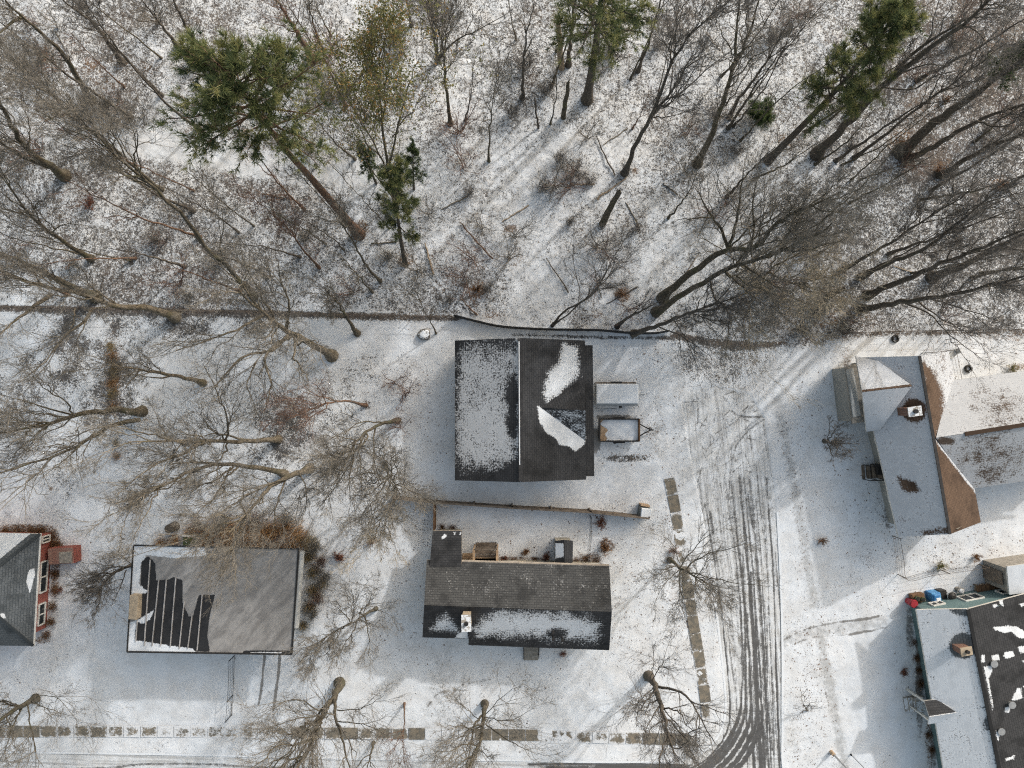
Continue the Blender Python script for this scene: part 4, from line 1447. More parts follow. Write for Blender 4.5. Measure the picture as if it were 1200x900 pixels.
def snow_f_s(x, y):
    s = 0.80 - 0.26 * ell(x, y, 1150, 525, 30, 14, -35, .9) - 0.16 * ell(x, y, 1175, 545, 34, 14, -30, .9) - 0.6 * ell(x, y, 1108, 517, 10, 4) - 0.15 * ell(x, y, 1160, 557, 12, 8, 0, .9)
    return s


hE = thing('house', 'brown shingled house under snow with a cross wing and front steps', 'house', P(1075, 520), fixed=True)
ze, zr = 2.8, 4.7
roof('roof', hE, [[(1053, 629, ze), (1004, 419, ze), (1077.5, 417, zr), (1113, 626, zr)]], M['shingle_brown'], snow_e_w, edge_mat=M['fascia_white'])
roof('roof', hE, [[(1112, 412, ze), (1149.5, 612, ze), (1113.6, 626, zr + .004), (1078.1, 417, zr + .004)]], M['shingle_brown'], snow_e_e)
zw = 4.62
roof('cross_roof', hE, [[(1003, 417.5, ze + .12), (1029, 423, ze + .72), (1069, 452, zw), (1010.5, 459.5, zw)], [(1031, 504, ze + .72), (1015.5, 506, ze + .12), (1010.5, 459.9, zw + .003), (1069, 452.3, zw + .003)]], M['shingle_brown'],
     lambda x, y: 0.98 - 1.3 * polym(x, y, [(1008, 457.2), (1070, 450.2), (1070, 452.4), (1008, 459.6)], 0.6), thick=0.12, edge_mat=M['fascia_white'])
zf = 4.68
roof('wing_roof', hE, [[(1275, 425, ze), (1113.5, 446, ze + .02), (1097, 513, zf), (1262, 488, zf)], [(1138.5, 573, ze + .02), (1285, 552, ze), (1262, 488.3, zf + .004), (1097, 513.3, zf + .004)]], M['shingle_umber'],
     lambda x, y: np.where(y < np.interp(x, [1097, 1262], [513, 488]), snow_f_n(x, y), snow_f_s(x, y)), thick=0.12, edge_mat=M['fascia_dark'])
MB().bar(P(1131, 508.6, zf + .03), P(1262, 488.2, zf + .03), 0.26, 0.06).build('ridge_cap', M['shingle_brown'], hE)
MB().bar(P(1077.6, 417, zr + .03), P(1113.2, 626, zr + .03), 0.18, 0.05).build('ridge_cap', M['fascia_dark'], hE)
fE = [P(1053, 629, ze), P(1149, 612, ze), P(1112, 413, ze), P(1004, 419, ze)]
ei = inset_by([(p.x, p.y) for p in fE], (0.3, 0.4, 0.3, 0.9))
walls(hE, ei, ze - 0.14, M['siding_grey'], zr - 0.25, gables=(0, 2))
fF = [P(1138, 573, ze), P(1285, 552, ze), P(1275, 426, ze), P(1114, 447, ze)]
walls(hE, inset([(p.x, p.y) for p in fF], 0.3), ze - 0.2, M['siding_grey'], zf - 0.25, gables=(1,))
chimney(hE, 1071.5, 482, 3.6, 5.0, 0.75, 0.5, math.radians(8), 'brick_brown', 'concrete_snow')
# flat roofed sun porch
pr = [P(990, 429.5, 2.3), P(1003, 426.5, 2.3), P(1015, 494, 2.3), P(998.5, 496.5, 2.3)]
MB().prism([(p.x, p.y) for p in inset([(q.x, q.y) for q in pr], 0.12)], 0, 2.2).build('porch_wall', M['siding_grey'], hE)
pp = MB().prism([(p.x, p.y) for p in pr], 2.203, 2.34).build('porch_roof', M['concrete'], hE, bevel=0.01)
pi = [P(991.5, 433, 2.37), P(1000, 431, 2.37), P(1009, 487, 2.37), P(999.5, 489, 2.37)]
MB().prism([(p.x, p.y) for p in pi], 2.342, 2.38).build('roof_panel', M['panel'], pp, bevel=0.01)
for y0, y1 in ((516, 524), (590, 600)):
    t0, t1 = (y0 - 419) / 210, (y1 - 419) / 210
    a = ei[3] + (ei[0] - ei[3]) * t0
    b = ei[3] + (ei[0] - ei[3]) * t1
    window(hE, a, b, 0.9, 1.5, (-1, -0.2))
# side steps and stoop
stp = MB()
c = P(1035, 551, 0.5)
ang = math.radians(-8)
for k in range(5):
    cc = P(1034 - k * 5.2, 551.5 + k * 0.5, 0.3)
    stp.box(cc.x, cc.y, -0.05, 0.17 if k else 0.62, 0.95, 0.78 - 0.14 * k, math.radians(5))
sp = stp.build('side_steps', M['wood_grey'], hE)
for dy in (-0.5, 0.5):
    a, b = P(1036, 551, 0), P(1011, 553, 0)
    rr = MB().bar((a.x, a.y + dy, 1.6), (b.x, b.y + dy, 1.0), 0.06)
    for t in (0.0, 0.33, 0.66, 1.0):
        x_, y_ = a.x + (b.x - a.x) * t, a.y + (b.y - a.y) * t + dy
        rr.bar((x_, y_, 0), (x_, y_, 1.6 - 0.6 * t), 0.05)
    rr.build('handrail', M['metal_black'], sp)
c = P(1034, 551, 1.2)
MB().box(c.x + 0.12, c.y, 0.2, 0.5, 0.7, 0.62, math.radians(5)).build('door_stoop', M['metal_black'], hE, bevel=0.02)

# ---- house G: teal walls, half snowy, half dark roof
G_PATCH = [[(1164, 735), (1175, 734), (1182, 733), (1186, 740), (1176, 742), (1166, 738)], [(1182, 734), (1192, 735), (1199, 738), (1204, 748), (1194, 748), (1186, 741)], [(1150, 768), (1154, 767), (1154, 776), (1150, 776)],
           [(1162, 769), (1170, 766), (1171, 773), (1163, 774)], [(1177, 764), (1187, 763), (1189, 769), (1180, 772), (1176, 770)], [(1193, 758), (1202, 757), (1202, 765), (1195, 765)], [(1153, 782), (1162, 780), (1163, 786), (1158, 795), (1164, 828), (1163, 832), (1158, 806)],
           [(1186, 820), (1192, 806), (1196, 806), (1198, 818), (1188, 821)], [(1178, 829), (1184, 827), (1183, 835), (1178, 835)], [(1168, 857), (1172, 858), (1170, 868), (1167, 862)], [(1178, 889), (1189, 885), (1188, 889), (1179, 892)], [(1168, 699), (1174, 699), (1176, 711), (1172, 708)],
           [(1164, 709), (1169, 708), (1169, 711), (1164, 712)], [(1194, 708), (1202, 706), (1198, 712)], [(1198, 775), (1204, 772), (1204, 779)], [(1198, 804), (1203, 803), (1203, 807)]]


def snow_g_w(x, y):
    s = 0.90 + 0 * x - 1.3 * ell(x, y, 1128, 757, 14, 14, 0, .3) - 0.5 * sstep(x - np.interp(y, [710, 900], [1131, 1166]), -2, 7)
    s = s + 0.2 * ell(x, y, 1120, 800, 20, 24) - 0.7 * ell(x, y, 1125, 717, 12, 4, 10) - 0.5 * ell(x, y, 1157, 848, 6, 8)
    return s


def snow_g_e(x, y):
    s = 0 * x
    for p in G_PATCH:
        s = np.maximum(s, 1.25 * polym(x, y, p, 2.0))
    return s


hG = thing('house', 'teal sided house with a half snowy, half bare dark roof and white framed windows', 'house', P(1140, 800), fixed=True)
ze, zr = 2.4, 3.6
E0, E1 = (1074, 714.5, ze), (1116, 960, ze)
R0, R1 = (1134.5, 713.5, zr), (1183, 962, zr)
W0, W1 = (1240, 685.5, 2.7), (1297, 945, 2.7)

roof('roof', hG, [[E1, E0, R0, R1]], M['shingle_slate'], snow_g_w, edge_mat=M['fascia_white'])
R0b, R1b = (R0[0] + .5, R0[1], zr + .004), (R1[0] + .5, R1[1], zr + .004)
roof('roof', hG, [[W0, W1, R1b, R0b]], M['shingle_black'], snow_g_e, edge_mat=M['fascia_white'])
MB().bar(P(R0[0], R0[1] + 1, zr + .03), P(R1[0], R1[1], zr + .03), 0.22, 0.05).build('ridge_cap', M['shingle_black'], hG)
fG = [P(*E1), P(*W1), P(*W0), P(*E0)]
gi = inset_by([(p.x, p.y) for p in fG], (0.3, 0.5, 0.35, 0.85))
walls(hG, gi, ze - 0.10, M['siding_teal'], zr - 0.22, gables=(2,))
chimney(hG, 1132, 763, 2.6, 4.0, 0.62, 0.42, math.radians(10), 'brick_brown', 'stucco_tan')
for x, y in ((1163, 777), (1184, 825), (1171.5, 856)):
    vent(hG, x, y, 3.45, 0.16, 0.16, 'metal_grey')
nd = (gi[2] - gi[3]).normalized()
Lg = (gi[2] - gi[3]).length
on = Vector((-nd.y, nd.x))
if on.y < 0:
    on = -on
for t0, t1, z0, z1 in ((0.10, 0.20, 0.9, 1.5), (0.36, 0.52, 0.7, 1.7), (0.68, 0.80, 0.9, 1.7)):
    window(hG, gi[3] + nd * Lg * t0, gi[3] + nd * Lg * t1, z0, z1, on)
ld = (gi[0] - gi[3]).normalized()
LL = (gi[0] - gi[3]).length
ow = Vector((ld.y, -ld.x))
if ow.x > 0:
    ow = -ow
for t0, t1 in ((0.28, 0.33), (0.39, 0.44), (0.62, 0.66), (0.80, 0.85)):
    window(hG, gi[3] + ld * LL * t0, gi[3] + ld * LL * t1, 1.0, 1.95, ow)
MB().bar((*(gi[3] + ow * .05), ze - .18), (*(gi[0] + ow * .05), ze - .18), 0.05, 0.2).build('wall_trim', M['white_trim'], hG)
# gabled door hood
pz = 3.0
hd = roof('hood_roof', hG, [[(1083, 821, 2.5), (1099, 820, 2.5), (1121, 835, 3.05), (1089, 840, 3.05)], [(1102, 846.5, 2.5), (1087.5, 849, 2.5), (1089, 840.4, 3.052), (1121, 835.3, 3.052)]], M['shingle_black'],
          lambda x, y: np.where(y > np.interp(x, [1083, 1121], [841, 835]) - 0.3, 1.3, -0.5), thick=0.07, edge_mat=M['fascia_white'])
for (xa, ya), (xb, yb) in (((1071, 815), (1084, 821)), ((1074, 833), (1089, 842))):
    a, b = P(xa, ya, 1.0), P(xb, yb, 1.35)
    rl = MB().bar(a, b, 0.07, 0.06)
    for t in (0.0, 0.5, 1.0):
        q = a + (b - a) * t
        rl.bar((q.x, q.y, 0), q, 0.05)
    rl.build('railing', M['white_trim'], hG)
for x_, y_ in ((1085, 824), (1089, 845)):
    c = P(x_, y_, 2.4)
    MB().box(c.x + .05, c.y, 0, 0.11, 0.11, 2.5).build('hood_post', M['white_trim'], hG)
stp = MB()
for k in range(4):
    cc = P(1076 - k * 4.2, 824 + k * 0.9, 0.2)
    stp.box(cc.x, cc.y, -0.05, 0.55 if k == 0 else 0.27, 1.0, 0.52 - 0.13 * k, math.radians(9))
stp.build('door_steps', M['concrete_snow'], hG)

# ---- small garage at the right edge
gg = thing('garage', 'small garage with a white snowy roof at the right edge of the picture', 'garage', P(1200, 672), fixed=True)
gr = [P(1180, 665, 2.6), P(1235, 657, 2.6), P(1238, 690, 2.6), P(1183, 697, 2.6)]
roof('roof', gg, [[(1183, 697, 2.5), (1180, 664, 2.5), (1230, 657, 2.9), (1234, 691, 2.9)]], M['shingle_slate'], lambda x, y: 1.5 + 0 * x, thick=0.14, edge_mat=M['fascia_white'])
gf = [(p.x, p.y) for p in inset([(q.x, q.y) for q in gr], 0.12)]
walls(gg, gf, 2.38, M['concrete'])
MB().box(gf[0][0] - 0.02, (gf[0][1] + gf[3][1]) / 2, 0.05, 0.06, 0.9, 1.95, math.radians(6)).build('door', M['wood_grey'], gg, bevel=0.01)

# ------------------------------------------------------------------ trailers on the drive of house A
def trailer(name, label, cx, cy, L, W, bed, opened):
    t = thing(name, label, 'trailer', (cx, cy, 0), 'trailers parked beside the charcoal house')
    zb = bed
    if opened:
        fl = MB().box(0, 0, zb, L, W, 0.06).build('floor', M['wood_new'], t)
        for sy in (-1, 1):
            MB().bar((-L / 2, sy * W / 2, zb + 0.36), (L / 2, sy * W / 2, zb + 0.36), 0.06).bar((-L / 2, sy * W / 2, zb + 0.03), (L / 2, sy * W / 2, zb + 0.03), 0.07, 0.12).bar((-L / 2, sy * W / 2, zb + 0.2), (L / 2, sy * W / 2, zb + 0.2), 0.03, 0.28).build('side_rail', M['metal_black'], t)
        for sx in (-1, 1):
            MB().bar((sx * L / 2, -W / 2, zb + 0.2), (sx * L / 2, W / 2, zb + 0.2), 0.10, 0.40).build('end_board', M['wood_brown' if sx > 0 else 'metal_black'], t)
        # drifted snow lying in the bed, its edge wavy
        vs, fs = [], []
        n = 26
        for i in range(n + 1):
            u = i / n
            for j in range(13):
                v = j / 12
                x0 = -L / 2 + 0.36 + 0.2 * math.sin(v * 5.0) + 0.14 * math.sin(v * 13 + 1)
                x = x0 + (L / 2 - 0.07 - x0) * u
                y = -W / 2 + 0.06 + (W - 0.12) * v
                h = 0.075 * min(1, u * 6) + 0.03 * math.sin(x * 5 + y * 3) * math.sin(y * 6)
                vs.append((x, y, zb + 0.062 + max(0.0, h)))
        for i in range(n):
            for j in range(12):
                a = i * 13 + j
                fs.append((a, a + 13, a + 14, a + 1))
        me = bpy.data.meshes.new('snow_layer')
        me.from_pydata(vs, [], fs)
        me.polygons.foreach_set('use_smooth', [True] * len(fs))
        link('snow_layer', me, t, M['snow'])
        q = MB().bar((L / 2, -0.45, zb), (L / 2 + 0.85, 0, zb - 0.05), 0.08).bar((L / 2, 0.45, zb), (L / 2 + 0.85, 0, zb - 0.05), 0.08).bar((L / 2 + 0.8, 0, zb - .05), (L / 2 + 1.05, 0, zb - .05), 0.10)
        q.build('tongue', M['metal_black'], t)
        MB().tube((L / 2 + 0.78, 0.10, 0.0), (L / 2 + 0.78, 0.10, 0.62), 0.035).ring((L / 2 + 0.78, 0.1, 0.64), 0.09, 0.018).build('jack', M['metal_black'], t)
    else:
        MB().box(0, 0, zb - 0.1, L, W, 0.42).build('body', M['metal_grey'], t, bevel=0.05)
        MB().box(0, 0.06, zb + 0.33, L - 0.05, W - 0.22, 0.16, taper=0.05).build('lid', M['panel'], t, bevel=0.06, seg=3)
        MB().box(0.02, 0.06, zb + 0.472, L - 0.04, W - 0.16, 0.09, taper=0.04).build('snow_layer', M['snow'], t, bevel=0.05, seg=3)
        MB().bar((L / 2, 0, zb), (L / 2 + 0.5, 0, zb - 0.05), 0.10).build('tongue', M['metal_grey'], t)
        MB().box(-L * 0.2, -W / 2 - 0.08, zb + 0.24, 1.5, 0.14, 0.06).build('side_step', M['metal_grey'], t, bevel=0.01)
    for sy in (-1, 1):
        wh = MB().ring((0, sy * (W / 2 + 0.02), 0.27), 0.2, 0.085, 'y', 22, 8).build('wheel', M['rubber'], t, smooth=True)
        MB().tube((0, sy * (W / 2 - 0.05), 0.27), (0, sy * (W / 2 + 0.08), 0.27), 0.13, n=14).build('rim', M['metal_grey'], wh)
        MB().box(0, sy * (W / 2 + 0.04), 0.55, 0.8, 0.2, 0.03).build('mudguard', M['metal_black'], t, bevel=0.01)
    return t


c = P(725.5, 504, 0.6)
trailer('utility_trailer', 'open black railed trailer with snow lying on its wooden floor', c.x, c.y, 2.75, 1.55, 0.45, True)
c = P(723, 462.5, 0.9)
trailer('covered_trailer', 'low flat lidded trailer smoothly covered by snow beside the house', c.x, c.y, 3.0, 1.55, 0.45, False)
c = P(722, 449, 0.1)
tm = MB().bar((c.x - 1.5, c.y, 0.06), (c.x + 1.4, c.y + 0.02, 0.06), 0.12, 0.16).build('edging_timber', M['wood_grey'], None, bevel=0.02)
tag(tm, 'thin dark timber edging on the snow above the covered trailer', 'edging')


# ------------------------------------------------------------------ fences, cabinets, yard things
def fence_boards(label, pts, h, mat, cat='fence', step=0.14, post=2.4, top=True, gaps=0.006, name='board_fence'):
    q = [P(*p) for p in pts]
    t = thing(name, label, cat, q[0])
    o = q[0].copy()
    b, r, ps = MB(), MB(), []
    for a, e in zip(q[:-1], q[1:]):
        L = (e - a).length
        d = (e - a) / L
        ang = math.atan2(d.y, d.x)
        n = max(1, int(L / step))
        for i in range(n):
            m = a + d * (i + 0.5) * L / n - o
            b.box(m.x, m.y, 0.03, L / n - gaps, 0.022, h - 0.03 + random.uniform(-0.015, 0.015), ang)
        s = Vector((-d.y, d.x, 0)) * 0.035
        for z in (h * 0.25, h * 0.8):
            r.bar(a - o + s + Vector((0, 0, z)), e - o + s + Vector((0, 0, z)), 0.04, 0.09)
        if top:
            r.bar(a - o + Vector((0, 0, h + 0.03)), e - o + Vector((0, 0, h + 0.03)), 0.12, 0.03)
        k = int(L / post)
        for i in range(k + 1):
            ps.append(a + d * (L * i / max(k, 1)) - o + s * 2.4)
    b.build('boards', M[mat], t)
    r.build('rails', M[mat], t)
    for p in ps:
        MB().box(p.x, p.y, -0.2, 0.09, 0.09, h + 0.25).build('post', M[mat], t)
    return t


def fence_mesh(label, pts, h, mat, post_mat='wire', cat='fence', post=2.6, solid=False, name='wire_fence', lean=0.0):
    q = [P(*p) for p in smooth(pts, 5)]
    t = thing(name, label, cat, q[0])
    o = q[0].copy()
    b, ps = MB(), [q[0] - o]
    acc = 0
    for a, e in zip(q[:-1], q[1:]):
        d = (e - a)
        L = d.length
        d /= L
        A, E = a - o, e - o
        s = Vector((-d.y, d.x, 0))
        lz = s * lean
        if solid:
            w = s * 0.02
            zt1, zt2 = Vector((0, 0, h)) + lz, Vector((0, 0, h)) + lz
            b.poly([A - w, E - w, E + w, A + w, A - w + zt1, E - w + zt2, E + w + zt2, A + w + zt1],
                   [(3, 2, 1, 0), (4, 5, 6, 7), (0, 1, 5, 4), (1, 2, 6, 5), (2, 3, 7, 6), (3, 0, 4, 7)])
        else:
            for z in (0.05, h * 0.33, h * 0.66, h):
                b.bar(A + Vector((0, 0, z)), E + Vector((0, 0, z)), 0.010 if z < h else 0.020)
            n = max(1, int(L / 0.16))
            for i in range(n):
                m = A + d * L * (i + .5) / n
                b.bar(m + Vector((0, 0, 0.03)), m + Vector((0, 0, h)), 0.006)
        acc += L
        if acc > post:
            acc = 0
            ps.append(E)
    ps.append(q[-1] - o)
    b.build('mesh' if not solid else 'fabric', M[mat], t)
    for p in ps:
        MB().tube((p.x, p.y, -0.2), (p.x + random.uniform(-.03, .03), p.y, h + 0.1), 0.03, n=8).build('post', M[post_mat], t)
    return t


fence_boards('weathered board fence with a brown top between the charcoal and ranch houses', [(463, 581), (512, 586), (600, 592), (690, 597), (757, 604)], 1.25, 'wood_grey')
fence_boards('short brown board fence with dead vine beside the dark wing', [(511, 588), (510.5, 619)], 1.1, 'wood_brown', name='short_fence')
fence_mesh('thin dark mesh fence between two brown shrubs behind the ranch house', [(691.5, 604), (691, 630), (688.5, 655)], 1.0, 'metal_black', 'metal_black', solid=False)
fence_mesh('low black fabric fence along the wood behind the charcoal house', [(533, 371), (560, 378), (590, 384), (640, 387), (700, 388), (735, 391), (765, 391.5), (782, 389)], 0.75, 'netting', 'metal_black', solid=True, name='fabric_fence', lean=0.06)
fence_mesh('rusty wire fence along the edge of the western wood', [(-60, 359), (0, 360), (150, 363), (300, 366), (420, 370), (530, 372)], 1.0, 'wire', 'wood_grey', solid=False)
fence_mesh('rusty wire fence along the wood behind the brown roofed house', [(990, 391), (1060, 389), (1120, 388), (1230, 387)], 1.0, 'wire', 'wood_grey')
fence_mesh('wire fence turning a corner below the brown roofed house', [(1046, 628), (1050, 652), (1055, 676), (1085, 670), (1130, 664), (1172, 657)], 1.0, 'wire', 'wood_grey')
fence_mesh('slim dark wire fence running away from the flat roofed house', [(275, 768), (274, 800), (271, 838)], 1.0, 'metal_black', 'metal_black')
fence_mesh('short wire fence running up from the cross wing corner', [(1117, 446), (1112, 420), (1108, 398)], 1.0, 'wire', 'metal_grey')
fence_mesh('short wire fence crossing behind the brown roof ridge', [(1080, 414), (1096, 413), (1110, 411)], 0.9, 'wire', 'metal_grey')

cb = thing('utility_cabinet', 'grey utility cabinet capped with snow at the end of the board fence', 'cabinet', P(753, 599))
MB().box(0, 0, 0, 0.72, 0.78, 1.15, math.radians(-6)).build('cabinet_body', M['cabinet'], cb, bevel=0.02)
MB().box(0.02, 0, 1.152, 0.74, 0.8, 0.1, math.radians(-6), taper=0.08).build('snow_cap', M['snow'], cb, bevel=0.04, seg=3)
MB().box(0.05, 0.50, 0.0, 0.62, 0.12, 0.85, math.radians(-8)).build('back_board', M['wood_new'], cb, bevel=0.01)

# things along the teal wall
def at(px, py, z=0.0):
    return P(px, py, z)


b = thing('rubbish_bin', 'round red bin at the corner of the teal wall', 'bin', at(1064, 704))
MB().tube((0, 0, 0), (0, 0, 0.75), 0.22, 0.27, n=20).build('bin_body', M['red_plastic'], b, smooth=False)
MB().tube((0, 0, 0.752), (0, 0, 0.84), 0.29, 0.25, n=20).build('lid', M['red_plastic'], b)
b = thing('planter_crate', 'mossy brown crate full of pots beside the red bin', 'crate', at(1072, 699))
MB().box(0, 0, 0, 0.85, 0.6, 0.5, 0.15).build('crate_body', M['wood_brown'], b, bevel=0.02)
for dx, dy in ((-0.2, 0.05), (0.2, -0.02)):
    p_ = MB().tube((dx, dy, 0.502), (dx, dy, 0.74), 0.12, 0.16, n=16).build('pot', M['green_plastic'], b)
    MB().tube((dx, dy, 0.741), (dx, dy, 0.76), 0.13, n=16).build('soil', M['metal_black'], p_)
b = thing('tarp_stack', 'blue tarpaulin draped over a stack against the teal wall', 'tarp', at(1090, 697))
MB().box(0, 0, 0, 0.72, 0.75, 0.78, 0.12, taper=0.1).box(0.02, 0.0, 0.782, 0.6, 0.6, 0.1, 0.12, taper=0.3).build('tarp', M['blue_tarp'], b, bevel=0.07, seg=3)
MB().box(0.06, -0.1, 0.86, 0.34, 0.3, 0.05, 0.12, taper=0.3).build('snow_cap', M['snow'], b, bevel=0.02)
b = thing('kettle_grill', 'dark round grill beside the blue tarpaulin', 'grill', at(1107, 695))
MB().tube((0, 0, 0.62), (0, 0, 0.80), 0.16, 0.30, n=22).tube((0, 0, 0.80), (0, 0, 0.92), 0.30, 0.24, n=22).tube((0, 0, 0.92), (0, 0, 1.0), 0.24, 0.10, n=22).build('bowl', M['metal_black'], b, smooth=False)
for k in range(3):
    t = k * 2.1
    MB().tube((0.12 * math.cos(t), 0.12 * math.sin(t), 0.66), (0.3 * math.cos(t), 0.3 * math.sin(t), 0), 0.018, n=8).build('leg', M['metal_black'], b)
MB().ring((0, 0, 0.85), 0.315, 0.02).build('rim', M['metal_grey'], b)
b = thing('storage_bin', 'dark low storage bin between grill and blue tarpaulin', 'bin', at(1099, 696))
MB().box(0, 0.05, 0, 0.5, 0.7, 0.55, 0.1, taper=-0.06).build('bin_body', M['metal_black'], b, bevel=0.02)
MB().box(0, 0.05, 0.552, 0.55, 0.75, 0.06, 0.1).build('lid', M['metal_black'], b, bevel=0.02)
b = thing('garden_urn', 'small dark urn with a white snow top by the teal wall', 'urn', at(1121, 690))
MB().tube((0, 0, 0), (0, 0, 0.12), 0.17, 0.1, n=16).tube((0, 0, 0.12), (0, 0, 0.5), 0.1, 0.22, n=16).build('bowl', M['concrete'], b)
lump('snow_cap', 0.03, -0.03, 0.52, 0.19, 0.18, 0.1, M['snow'], b, 0.15, 3, 2)
b = thing('wood_rack', 'long brown wood rack behind the teal house', 'rack', at(1158, 689))
fr = MB()
for i in range(7):
    fr.box(-0.98 + i * 0.325, 0.05 + 0.05 * (i - 3), 0.5, 0.30, 0.85, 0.05, 0.15)
fr.build('top_boards', M['wood_brown'], b)
ft = MB()
for x_ in (-1.05, 0.0, 1.05):
    for y_ in (-0.38, 0.42):
        ft.box(x_, y_ + x_ * 0.15, 0, 0.08, 0.08, 0.5)
ft.build('posts', M['wood_grey'], b)
lg = MB()
for i in range(9):
    lg.tube((-1.0 + i * 0.24, -0.42 + i * 0.036, 0.2 + 0.09 * (i % 2)), (-1.0 + i * 0.24 + 0.02, 0.3 + i * 0.036, 0.2 + 0.09 * (i % 2)), 0.09, n=10)
lg.build('firewood', M['log'], b)

# tyres, boulders, post, street sign
def tyre(label, px, py, R=0.20):
    c = P(px, py)
    o = MB().ring((0, 0, 0), R, 0.085, 'z', 26, 10).build('old_tyre', M['rubber'], None, smooth=True)
    o.location = (c.x, c.y, 0.09)
    tag(o, label, 'tyre', 'old tyres lying near the brown roofed house')


tyre('old tyre half filled with snow above the brown roofed house', 1048.5, 397)
tyre('old tyre lying by the fence at the cross wing', 1134, 432)
c = P(1114, 416)
b = thing('garden_chair', 'pale blue toppled chair beside the short wire fence', 'chair', c)
MB().bar((-.2, -.2, .22), (.2, .2, .22), 0.4, 0.04).build('seat', M['panel'], b, bevel=.02)
MB().bar((.2, .2, .1), (.34, .28, .5), 0.38, 0.04).build('backrest', M['panel'], b, bevel=.02)
for x_, y_ in ((-.3, -.05), (-.05, -.3), (.08, .3), (.3, .06)):
    MB().tube((x_, y_, 0), (x_ * .9, y_ * .9, .22), 0.018, n=8).build('leg', M['metal_grey'], b)
c = P(497, 392)
tag(lump('boulder', c.x, c.y, 0.12, 0.42, 0.42, 0.34, M['rock'], None, 0.2, 5), 'snow topped boulder beside the slim sapling at the wood edge', 'boulder')
c = P(205, 617)
st_ = MB().tube((0, 0, -0.1), (0.05, 0.02, 1.0), 0.36, 0.30, n=14).build('tree_stump', M['bark_dark'], None)
st_.location = c
tag(st_, 'dark upright tree stump behind the flat roofed house', 'stump')
sg = thing('street_post', 'tan topped leaning wooden post beside the street verge', 'post', P(974, 881))
MB().tube((0, 0, -0.1), (0.15, -0.10, 2.6), 0.07, 0.055, n=12).build('shaft', M['metal_grey'], sg)
MB().tube((0, 0, 0.0), (0.01, -0.005, 0.42), 0.14, 0.13, n=12).build('base_sleeve', M['wood_new'], sg)
wr = thing('guy_stake', 'thin dark stake slanting beside the tan topped post', 'stake', P(997, 884))
MB().tube((0, 0, 0), (0.35, -0.32, 2.2), 0.02, n=8).build('rod', M['metal_black'], wr)
MB().tube((0, 0, -.05), (0.0, 0, 0.12), 0.06, n=10).build('ground_plate', M['metal_black'], wr)


# ------------------------------------------------------------------ trees
def tubes(P_, R_, sides):
    """P_ (N, K, 3), R_ (N, K) -> verts, quads"""
    N, K, _ = P_.shape
    T = np.gradient(P_, axis=1)
    T /= np.linalg.norm(T, axis=2, keepdims=True) + 1e-9
    ref = np.where(np.abs(T[:, :1, 2:3]) > 0.8, np.array([1.0, 0, 0]), np.array([0, 0, 1.0]))
    u = np.cross(T, np.broadcast_to(ref, T.shape))
    u /= np.linalg.norm(u, axis=2, keepdims=True) + 1e-9
    v = np.cross(T, u)
    a = np.linspace(0, 2 * np.pi, sides, endpoint=False)
    V = P_[:, :, None, :] + R_[:, :, None, None] * (u[:, :, None, :] * np.cos(a)[:, None] + v[:, :, None, :] * np.sin(a)[:, None])
    idx = np.arange(N * K * sides).reshape(N, K, sides)
    nx = np.roll(idx, -1, axis=2)
    F = np.stack([idx[:, :-1], nx[:, :-1], nx[:, 1:], idx[:, 1:]], -1).reshape(-1, 4)
    return V.reshape(-1, 3), F


def merge(parts):
    V, F, n = [], [], 0
    for v, f in parts:
        V.append(v)
        F.append(f + n)
        n += len(v)
    return np.concatenate(V), np.concatenate(F)


def resample(p, n):
    d = np.concatenate([[0], np.cumsum(np.linalg.norm(np.diff(p, axis=0), axis=1))])
    t = np.linspace(0, d[-1], n)
    return np.stack([np.interp(t, d, p[:, i]) for i in range(3)], -1)


def spawn(rg, Pp, Lp, Rp, n, t0, t1, lf, ang, up, K, rf, wob, rmin=0.007, taper=0.75):
    N, Kp, _ = Pp.shape
    t = rg.uniform(t0, t1, (N, n))
    s = t * (Kp - 1)
    i = np.minimum(s.astype(int), Kp - 2)
    f = (s - i)[..., None]
    ar = np.arange(N)[:, None]
    A, B = Pp[ar, i], Pp[ar, i + 1]
    pos = A * (1 - f) + B * f
    tan = (B - A) / (np.linalg.norm(B - A, axis=2, keepdims=True) + 1e-9)
    r = Rp[ar, i] * (1 - f[..., 0]) + Rp[ar, i + 1] * f[..., 0]
    v = rg.normal(size=tan.shape)
    v -= (v * tan).sum(2, keepdims=True) * tan
    v /= np.linalg.norm(v, axis=2, keepdims=True) + 1e-9
    a = np.radians(ang) * rg.uniform(0.6, 1.3, (N, n))[..., None]
    d = np.cos(a) * tan + np.sin(a) * v
    d[..., 2] += up
    d /= np.linalg.norm(d, axis=2, keepdims=True) + 1e-9
    L = Lp[:, None] * lf * rg.uniform(0.55, 1.25, (N, n)) * (1.1 - 0.55 * t)
    bend = rg.normal(0, 0.16, d.shape)
    bend[..., 2] += up * 0.4
    q = np.linspace(0, 1, K)
    pts = pos[:, :, None, :] + L[:, :, None, None] * (d[:, :, None, :] * q[:, None] + bend[:, :, None, :] * (q ** 2)[:, None])
    jitter = rg.normal(0, wob, pts.shape) * L[:, :, None, None]
    jitter[:, :, 0] = 0
    pts += np.cumsum(jitter, axis=2) * 0.7
    R0 = np.maximum(np.minimum(r * 0.8, L * rf), rmin)
    R = np.maximum(R0[..., None] * (1 - taper * q), rmin * 0.8)
    return pts.reshape(-1, K, 3), L.ravel(), R.reshape(-1, K)


